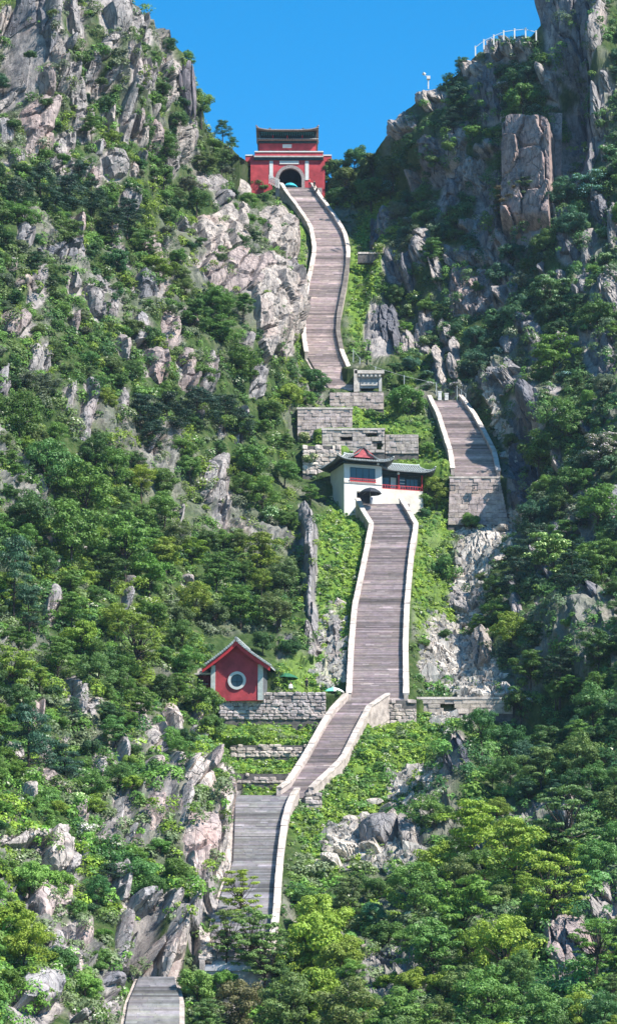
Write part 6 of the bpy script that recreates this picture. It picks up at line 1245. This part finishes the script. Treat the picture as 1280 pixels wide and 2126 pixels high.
    for x in (wx0 + .1, wx0 + 2.9, wx1 - .1): mb = MB(); mb.box(x - .09, x + .09, wy + .0, wy + .18, z0 + .13, wh); mb.build('post', M_REDP, t)
    mb = MB(); mb.box(wx0, wx1 + .3, wy - .3, wy + 4.2, wh + .0, wh + .25); mb.build('wing_eave_board', M_DTEAL, t)
    hip_roof(t, wx0 - .4, wx1 + 1.6, wy - 1.1, wy + 5.0, wh + .25, wh + 1.75, 1.6, M_GREY, M_GREYP, lift=.75, step=.36, names=('wing_roof', 'wing_roof_tiles', 'wing_roof_ridge'))
    for p in ((4.9, -.75, H + .1), (wx0 + 2.6, wy - .6, wh - .1)):
        import bmesh
        bm = bmesh.new(); bmesh.ops.create_icosphere(bm, subdivisions=2, radius=.2, matrix=Matrix.Translation(p)); me = bpy.data.meshes.new('globe_lamp'); bm.to_mesh(me); bm.free(); me.materials.append(M_MARBLE); link(bpy.data.objects.new('globe_lamp', me), t)
white_house()
# ================================================================== RED HOUSE
def red_house():
    D = 345.5; k = D / F; base = W(438, 1439, D); t = thing('red_house', base, 'red house with a round window and grey tiled gable roof', 'house', rz=math.radians(-9))
    Wd = 6.35; H = 3.45; ap = 5.95; dep = 7.5; c = Wd / 2; wz, wr = 1.45, .86
    # front wall with a true round hole: quads between hole and outline
    n = 40; out = []
    def edge(a):
        dx, dz = math.cos(a), math.sin(a); best = 9e9
        for nx, nz, dd in ((1, 0, c), (-1, 0, c), (0, -1, wz + 1.0)):
            q = dx * nx + dz * nz
            if q > 1e-6: best = min(best, dd / q)
        for s in (1, -1):
            nx, nz = s * (ap - H) / c, 1.0; q = dx * nx + dz * nz
            if q > 1e-6: best = min(best, (ap - wz) / q)
        return best
    AA = sorted(set([2 * math.pi * i / n for i in range(n)] + [math.atan2(H - wz, c), math.atan2(H - wz, -c) % 6.28318, math.atan2(-wz - 1, c) % 6.28318, math.atan2(-wz - 1, -c) % 6.28318, math.pi / 2]))
    vs, fs = [], []
    for a in AA:
        e = edge(a); ca, sa = math.cos(a), math.sin(a)
        for r in (wr, e):
            for y in (0, .35): vs.append((c + ca * r, y, wz + sa * r))
    m = len(AA)
    for i in range(m):
        j = (i + 1) % m; a, b = 4 * i, 4 * j
        fs += [(a, a + 2, b + 2, b), (a + 1, b + 1, b + 3, a + 3), (a, b, b + 1, a + 1)]
    mb = MB(); mb.add(vs, fs); mb.build('front_wall', M_RED, t)
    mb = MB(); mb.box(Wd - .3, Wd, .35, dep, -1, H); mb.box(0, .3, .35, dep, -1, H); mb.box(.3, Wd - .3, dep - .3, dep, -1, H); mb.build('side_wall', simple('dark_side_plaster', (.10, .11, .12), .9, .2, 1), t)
    for a, b in ((-.02, .52), (Wd - .62, Wd + .02)): mb = MB(); mb.box(a, b, -.07, .0, -1, H - .1); mb.build('corner_pier', simple('pale_grey_pier', (.48, .50, .47), .85, .15, 2), t)
    mb = MB(); ring(mb, c, wz, wr + .24, wr - .08, -.12, .06, 36); w_ = mb.build('window', M_MARBLE, t)
    mb = MB(); mb.add([(c + wr * math.cos(2 * math.pi * i / 32), .2, wz + wr * math.sin(2 * math.pi * i / 32)) for i in range(32)], [tuple(range(32))]); mb.build('pane', M_GLASS, w_)
    mb = MB(); mb.box(c - .03, c + .03, .12, .17, wz - wr, wz + wr); mb.box(c - wr, c + wr, .12, .17, wz - .15, wz - .09); mb.build('sash', M_DTEAL, w_)
    mb = MB(); mb.hexa([(c - .55, .24, wz - .8), (c + .1, .24, wz - .84), (c + .1, .26, wz - .84), (c - .55, .26, wz - .8), (c - .45, .24, wz - .25), (c + .05, .24, wz - .1), (c + .05, .26, wz - .1), (c - .45, .26, wz - .25)]); mb.build('curtain', M_WCAN, w_)
    # roof: sagging slopes, verge overhang toward the front
    fo = .75; over = .95; prof = []
    for i in range(11):
        s = i / 10; prof.append((s * (c + over), ap + .42 - (ap + .42 - (H - .32)) * (s ** .86)))
    for sgn, nm in ((-1, 'roof_slope'), (1, 'roof_slope')):
        mb = MB()
        for (xa, za), (xb, zb) in zip(prof[:-1], prof[1:]):
            P = [(c + sgn * xa, -fo, za), (c + sgn * xb, -fo, zb), (c + sgn * xb, dep + .5, zb), (c + sgn * xa, dep + .5, za)]
            if sgn < 0: P = P[::-1]
            mb.hexa([(p[0], p[1], p[2] - .18) for p in P] + P)
        r = mb.build(nm, M_GREYP, t)
    for sgn in (-1, 1):
        mb = MB()
        for (xa, za), (xb, zb) in zip(prof[:-1], prof[1:]):
            P = [(c + sgn * xa, -fo - .06), (c + sgn * xb, -fo - .06)]
            mb.hexa([(c + sgn * xa, -fo - .05, za - .72), (c + sgn * xb, -fo - .05, zb - .72), (c + sgn * xb, -fo + .06, zb - .72), (c + sgn * xa, -fo + .06, za - .72), (c + sgn * xa, -fo - .05, za - .2), (c + sgn * xb, -fo - .05, zb - .2), (c + sgn * xb, -fo + .06, zb - .2), (c + sgn * xa, -fo + .06, za - .2)])
        mb.build('bargeboard', M_REDP, t)
        # row of verge tiles: short round tiles pointing forward, each its own part
        L = 0; pts = [Vector((c + sgn * x, 0, z)) for x, z in prof]; ds = [0]
        for a, b in zip(pts[:-1], pts[1:]): ds.append(ds[-1] + (b - a).length)
        q = int(ds[-1] / .3)
        if not hasattr(red_house, 'vt'):
            tb = MB(); tb.tube([(0, -.2, 0), (0, .55, 0)], .15, 7); o = tb.build('verge_tile', M_GREYP, t); red_house.vt = o.data; bpy.data.objects.remove(o)
        for i in range(q + 1):
            s = ds[-1] * i / q; p = Vector([np.interp(s, ds, [w2[j] for w2 in pts]) for j in range(3)])
            inst('verge_tile', red_house.vt, t, (p.x, -fo - .04, p.z + .02), (1, 1, 1))
        # courses of tiles down the slope
        tb = MB(); nr = int((dep + 1.0) / .34)
        for i in range(nr):
            y = -fo + .5 + i * .34; tb.tube([(p.x, y, p.z + .05) for p in pts], .075, 5)
        tag(tb.build('roof_tiles', M_GREY, t, True), kind='stuff')
    tb = MB(); tb.tube([(c, -fo - .1, ap + .55), (c, dep + .5, ap + .55)], .2, 7); tb.build('ridge', M_GREYP, t)
    # low wing on the left
    mb = MB(); mb.box(-5.2, -.03, 1.2, 3.0, -1, 2.35); w2 = mb.build('wing_wall', simple('maroon_boards', (.16, .025, .03), .8, .25, 2), t)
    mb = MB(); mb.hexa([(-5.5, .6, 2.36), (-.03, .6, 2.36), (-.03, 3.4, 2.9), (-5.5, 3.4, 2.9), (-5.5, .6, 2.56), (-.03, .6, 2.56), (-.03, 3.4, 3.1), (-5.5, 3.4, 3.1)]); mb.build('wing_roof', M_CONC, t)
    mb = MB(); mb.box(-4.6, -.6, 1.12, 1.19, 1.25, 1.35); mb.build('wing_rail', M_CONC, t)
red_house()
parasol(592, 1408, 27, 348.8, M_GREENC, 'dark green parasol with a pale edge beside the red house', 2.0, None, flat=.22)
parasol(692, 1437, 22, 348, M_MINT, 'white and mint parasol by the end of the dry stone wall', 1.9, M_WCAN, flat=.25)
parasol(768, 1024, 24, 400.6, M_BLACKC, 'black parasol before the doorway of the white house', 1.5, None, flat=.28)
parasol(602, 388, 16, 494.0, M_TEAL, 'teal parasol standing at the mouth of the gate arch', 1.2, None, flat=.32)
# lamp dish on the right skyline
def dish():
    P = W(882, 168, 474); t = thing('floodlight', P, 'small white floodlight on a post on the right skyline', 'lamp')
    mb = MB(); mb.tube([(.5, 0, -1.5), (.5, 0, .6)], .12, 6); mb.box(.25, .85, -.3, .3, .3, .85); mb.build('post', M_MARBLE, t)
    mb = MB(); mb.tube([(.5, 0, .5), (-.1, 0, 1.2)], .05, 5); mb.build('arm', M_METAL, t)
    mb = MB(); mb.tube([(-.45, -.1, 1.15), (-.3, 0, 1.3), (.1, .1, 1.35)], [.12, .32, .1], 8); mb.build('lamp_head', M_MARBLE, t)
dish()
# ================================================================== BOULDERS
def boulder_mesh(seed, flat=1.0):
    import bmesh
    rs = np.random.RandomState(seed); bm = bmesh.new(); bmesh.ops.create_icosphere(bm, subdivisions=3, radius=1.0)
    pl = [(unit(rs.normal(size=3)), rs.uniform(.5, .85)) for _ in range(13)]
    for v in bm.verts:
        p = np.array(v.co)
        for nrm, d in pl:
            q = p.dot(nrm)
            if q > d: p = p - nrm * (q - d) * .93
        p = p * (1 + .04 * float(vnoise((p * 3 + seed)[None], (1, 1, 1), seed)[0])); v.co = p.tolist()
    me = bpy.data.meshes.new('boulder'); bm.to_mesh(me); bm.free(); return me
BM = [boulder_mesh(s) for s in range(7)]
for m_ in BM: m_.materials.append(M_PALE)
BM2 = [m_.copy() for m_ in BM]
for m_ in BM2: m_.materials[0] = M_ROCK
def boulder(px, py, r, label, pale=True, sq=(1, 1, .7), group=None, rs=random.Random(5), col=None):
    P = samp(PD, px, py); D = float(P[1]); s = r * D / F
    me = (BM if pale else BM2)[rs.randrange(7)]; o = bpy.data.objects.new('boulder', me); o.location = (P + np.array([0, -.25 * s, .1 * s])).tolist()
    o.scale = (s * sq[0], s * sq[1], s * sq[2]); o.rotation_euler = (rs.uniform(-.4, .4), rs.uniform(-.4, .4), rs.uniform(0, 6.28))
    c = rs.uniform(.8, 1.15); o.color = col or (c, c * .98, c * .95, 1); link(o); tag(o, label, 'boulder', group)
boulder(199, 312, 15, 'small square boulder balanced on the upper left slope', False, (1, 1, 1), col=(1.6, 1.5, 1.45, 1))
boulder(491, 404, 31, 'big rounded pale boulder on the spur left of the upper stairs', False, (1, .9, .95), col=(1.5, 1.45, 1.35, 1))
for a in ((385, 200, 26, 60, -3), (397, 190, 12, 62, -2), (372, 190, 11, 52, 4), (404, 225, 9, 34, 0)):
    pass
def skyline_pillar():
    D = 444; t = thing('rock_pillar', W(388, 250, D), 'dark fluted rock pillar standing on the left skyline', 'rock pillar')
    for k, (px, w_, y0, y1, dy) in enumerate(((374, 11, 140, 200, 0), (383, 13, 133, 232, -.3), (394, 12, 132, 246, -.5), (403, 9, 134, 240, -.1))):
        o = bpy.data.objects.new('column', BM2[k]); h = Zof(y0, D) - Zof(y1, D); link(o, t); kx = D / F
        o.location = ((px - 388) * kx, dy, (Zof((y0 + y1) / 2, D) - Zof(250, D))); o.scale = (w_ * kx * .72, 1.1, h * .66); o.rotation_euler = (0, .03 * (k - 1), k); o.color = (.62, .6, .68, 1)
skyline_pillar()
boulder(700, 1838 - 60, 10, 'small white stone left of the flat slabs', True)
NB_ = [(724, 1700, 20, 'pale leaning boulder upright above the flat white slab'), (775, 1668, 24, 'flat topped grey boulder above the domed boulder'), (806, 1682, 26, 'slanting pale boulder pair, right one above the domed boulder'), (783, 1712, 12, 'small white round stone just above the domed boulder'),
 (900, 1655, 20, 'white boulder near the yellow green crown'), (1008, 1425, 17, 'rounded grey boulder above the culvert wall'), (960, 1388, 24, 'tilted boulder at the lower end of the dry gully'), (935, 1370, 18, 'white boulder beside the pale square pillar'), (1045, 1112, 24, 'large grey boulder at the head of the dry gully'),
 (1035, 1160, 28, 'flat pale boulder under the head of the gully'), (830, 1990, 26, 'wet boulder under the bottom trees'), (760, 1960, 22, 'pale boulder under the bottom trees'), (690, 1745, 22, 'rounded pale boulder left of the flat white slabs')]
for px, py, r, lb in NB_: boulder(px, py, r, lb, r != 17, (1.1, 1, .6))
q = random.Random(12)
GUL = [(1010, 1100, 60, 40), (970, 1190, 30, 80), (935, 1330, 50, 70), (985, 1415, 60, 35), (940, 1500, 50, 26), (770, 1760, 100, 40), (690, 1320, 24, 60), (860, 1640, 60, 30), (1040, 880, 14, 90), (820, 1480, 26, 18), (690, 1395, 30, 25)]
GW = ['at the head of the dry gully', 'in the narrow middle of the dry gully', 'in the wide white part of the dry gully', 'just above the culvert wall', 'below the culvert opening', 'around the domed boulder', 'on the bank left of the middle stairs', 'on the weedy bank above the domed boulder', 'on the bank right of the right stairs', 'at the foot of the buttress under the turn', 'behind the white and mint parasol']
SW = ['pale', 'white', 'cream', 'light grey']; SH = ['angular', 'flat', 'rounded', 'broken', 'wedge shaped']
for z_, (cx, cy, a, b) in enumerate(GUL):
    for _ in range(int(4 + a * b / 130)):
        t_ = q.uniform(0, 6.28); rr = q.uniform(0, 1) ** .5; px, py = cx + a * rr * math.cos(t_), cy + b * rr * math.sin(t_)
        if samp(RES, px, py) > .3 or samp(ROCKM, px, py) > .6: continue
        r = q.uniform(5, 13) if q.random() < .8 else q.uniform(12, 18); fl = q.uniform(.4, .75); cc = q.uniform(.75, 1.15)
        vx, vy = (px - cx) / a, (py - cy) / b
        wh = ('upper ' if vy < -.3 else 'lower ' if vy > .3 else '') + ('left part' if vx < -.33 else 'right part' if vx > .33 else 'middle'); wh = wh.strip()
        lb = f"{'small' if r < 9 else 'large' if r > 12.5 else 'middling'} {'dull' if cc < .88 else 'whitish' if cc > 1.03 else 'pale'} {'flat' if fl < .55 else 'blocky'} stone {GW[z_]}, {wh}"
        if lb in USED: lb = lb.replace(' stone ', ' second stone ')
        if lb in USED or len(lb.split()) > 16: continue
        USED.add(lb)
        boulder(px, py, r, lb, True, (1, .9, fl), 'stones ' + GW[z_], col=(cc, cc * .98, cc * .95, 1))
def rubble(n, seed=8):
    rs = np.random.RandomState(seed); px = rs.uniform(600, 1120, n * 8); py = rs.uniform(820, 1900, n * 8)
    ok = (rs.rand(n * 8) < samp(ZG, px, py)) & (samp(RES, px, py) < .3); px, py = px[ok][:n], py[ok][:n]; m = len(px)
    P = samp(PD, px, py); s_ = rs.gamma(3, .09, m) + .08
    ph = (1 + 5 ** .5) / 2; cube = np.array([[x, y, z] for x in (-1, 1) for y in (-1, 1) for z in (-1, 1)], float) * .8
    fc = np.array([(0, 2, 3, 1), (4, 5, 7, 6), (0, 1, 5, 4), (2, 6, 7, 3), (0, 4, 6, 2), (1, 3, 7, 5)])
    V = cube[None] * rs.uniform(.6, 1.3, (m, 8, 1)) * rs.uniform(.55, 1.2, (m, 1, 3)); an = rs.uniform(0, 6.28, m); ca, sa = np.cos(an)[:, None], np.sin(an)[:, None]
    V = np.stack([V[..., 0] * ca - V[..., 2] * sa, V[..., 1], V[..., 0] * sa + V[..., 2] * ca], -1); V = V * s_[:, None, None] + P[:, None] + np.array([0, -.15, 0])
    f = (fc[None] + (np.arange(m) * 8)[:, None, None]).reshape(-1, 4)
    o = mesh_np('rubble', V, f, M_PALE); tag(o, 'countless small pale stones lying in the dry gully and on the banks', None, None, 'stuff')
rubble(5200)
# ================================================================== PEOPLE
def person(P, h, label, shirt, trousers, rz=0, sit=False, skin=(.45, .28, .2)):
    t = thing('person', P, label, 'person', rz=rz); s = h / 1.7
    hip = .92 if not sit else .45
    V = [(0, 0, hip)]; E = []; R = [.13]
    def add(par, p, r): V.append(p); E.append((par, len(V) - 1)); R.append(r); return len(V) - 1
    ch = add(0, (0, 0, hip + .28), .15); sh = add(ch, (0, .01, hip + .48), .13); nk = add(sh, (0, 0, hip + .57), .055); hd = add(nk, (0, -.02, hip + .68), .095); add(hd, (0, -.01, hip + .78), .08)
    for g in (-1, 1):
        a = add(sh, (g * .18, 0, hip + .47), .07); b = add(a, (g * .24, -.03, hip + .2), .05); c = add(b, (g * .22, -.14, hip - .02), .038); add(c, (g * .21, -.18, hip - .1), .035)
        l = add(0, (g * .10, 0, hip - .06), .10)
        if sit: kn = add(l, (g * .12, -.42, .45), .07); ft = add(kn, (g * .12, -.44, .08), .05)
        else: kn = add(l, (g * .12, -.03, .48), .07); ft = add(kn, (g * .13, 0, .08), .05)
        add(ft, (g * .14, -.16, .04), .045)
    me = bpy.data.meshes.new('body'); me.from_pydata(V, E, []); o = bpy.data.objects.new('body', me); link(o)
    md = o.modifiers.new('s', 'SKIN'); sk = me.skin_vertices[0].data
    for i, r in enumerate(R): sk[i].radius = (r, r * .85)
    sk[0].use_root = True; o.modifiers.new('ss', 'SUBSURF').levels = 1
    dg = bpy.context.evaluated_depsgraph_get(); m2 = bpy.data.meshes.new_from_object(o.evaluated_get(dg)); bpy.data.objects.remove(o)
    for m_ in (simple('skin', skin, .6, .05), shirt, trousers): m2.materials.append(m_)
    for p in m2.polygons:
        c = p.center; p.material_index = 2 if (c.z < hip + .02 and abs(c.x) < .19) or c.z < hip - .15 else 1 if c.z < hip + .53 and c.z > hip + .0 else 0
        p.use_smooth = True
    m2.name = 'body'; b = bpy.data.objects.new('body', m2); link(b, t); b.scale = (s, s, s)
    import bmesh
    bm = bmesh.new(); bmesh.ops.create_icosphere(bm, subdivisions=2, radius=.118, matrix=Matrix.Translation((0, .025, hip + .76)))
    for v in list(bm.verts):
        if v.co.z < hip + .74 and v.co.y < 0: v.co.y = .0
    mh = bpy.data.meshes.new('hair'); bm.to_mesh(mh); bm.free(); mh.materials.append(M_BLACKC); ho = bpy.data.objects.new('hair', mh); link(ho, t); ho.scale = (s, s, s)
c_ = lambda n, r: simple(n, r, .85, .08, 6)
SH_W, SH_R, SH_D, TR_D, TR_B = c_('white_shirt', (.7, .7, .7)), c_('red_shirt', (.45, .03, .04)), c_('black_jacket', (.02, .02, .025)), c_('dark_trousers', (.03, .03, .04)), c_('blue_trousers', (.08, .13, .25))
def foot(px, py, D): return W(px, py, D)
person(foot(642, 389, 492.3), 1.7, 'person in red top standing where the stairs reach the gate', SH_R, TR_D, .4)
person(foot(652, 395, 491.2), 1.75, 'person in black beside the right parapet at the top', SH_D, TR_D, -.3)
person(foot(657, 402, 490.2), 1.7, 'person in black seated at the top of the right parapet', SH_D, TR_D, -.8, True)
person(foot(771, 1046, 402.6), 1.7, 'person in white shirt under the black parasol', SH_W, TR_B, .2)
person(foot(603, 1437, 346.5), 1.65, 'person in white behind the dry stone wall', SH_W, TR_D, .3, True)
person(foot(636, 1437, 346.6), 1.7, 'dark haired person in black behind the dry stone wall', SH_D, TR_D, -.4)

# ================================================================== AIR
def haze():
    m = bpy.data.materials.new('haze_air'); m.use_nodes = True; n = m.node_tree; n.nodes.clear()
    o = n.nodes.new('ShaderNodeOutputMaterial'); v = n.nodes.new('ShaderNodeVolumePrincipled')
    v.inputs['Color'].default_value = (.55, .76, 1, 1); v.inputs['Density'].default_value = 0.00006; v.inputs['Anisotropy'].default_value = .2
    n.links.new(v.outputs[0], o.inputs['Volume']); mb = MB(); mb.box(-1500, 1500, -1500, 1500, -42, 260); tag(mb.build('haze', m), kind='stuff')
haze()
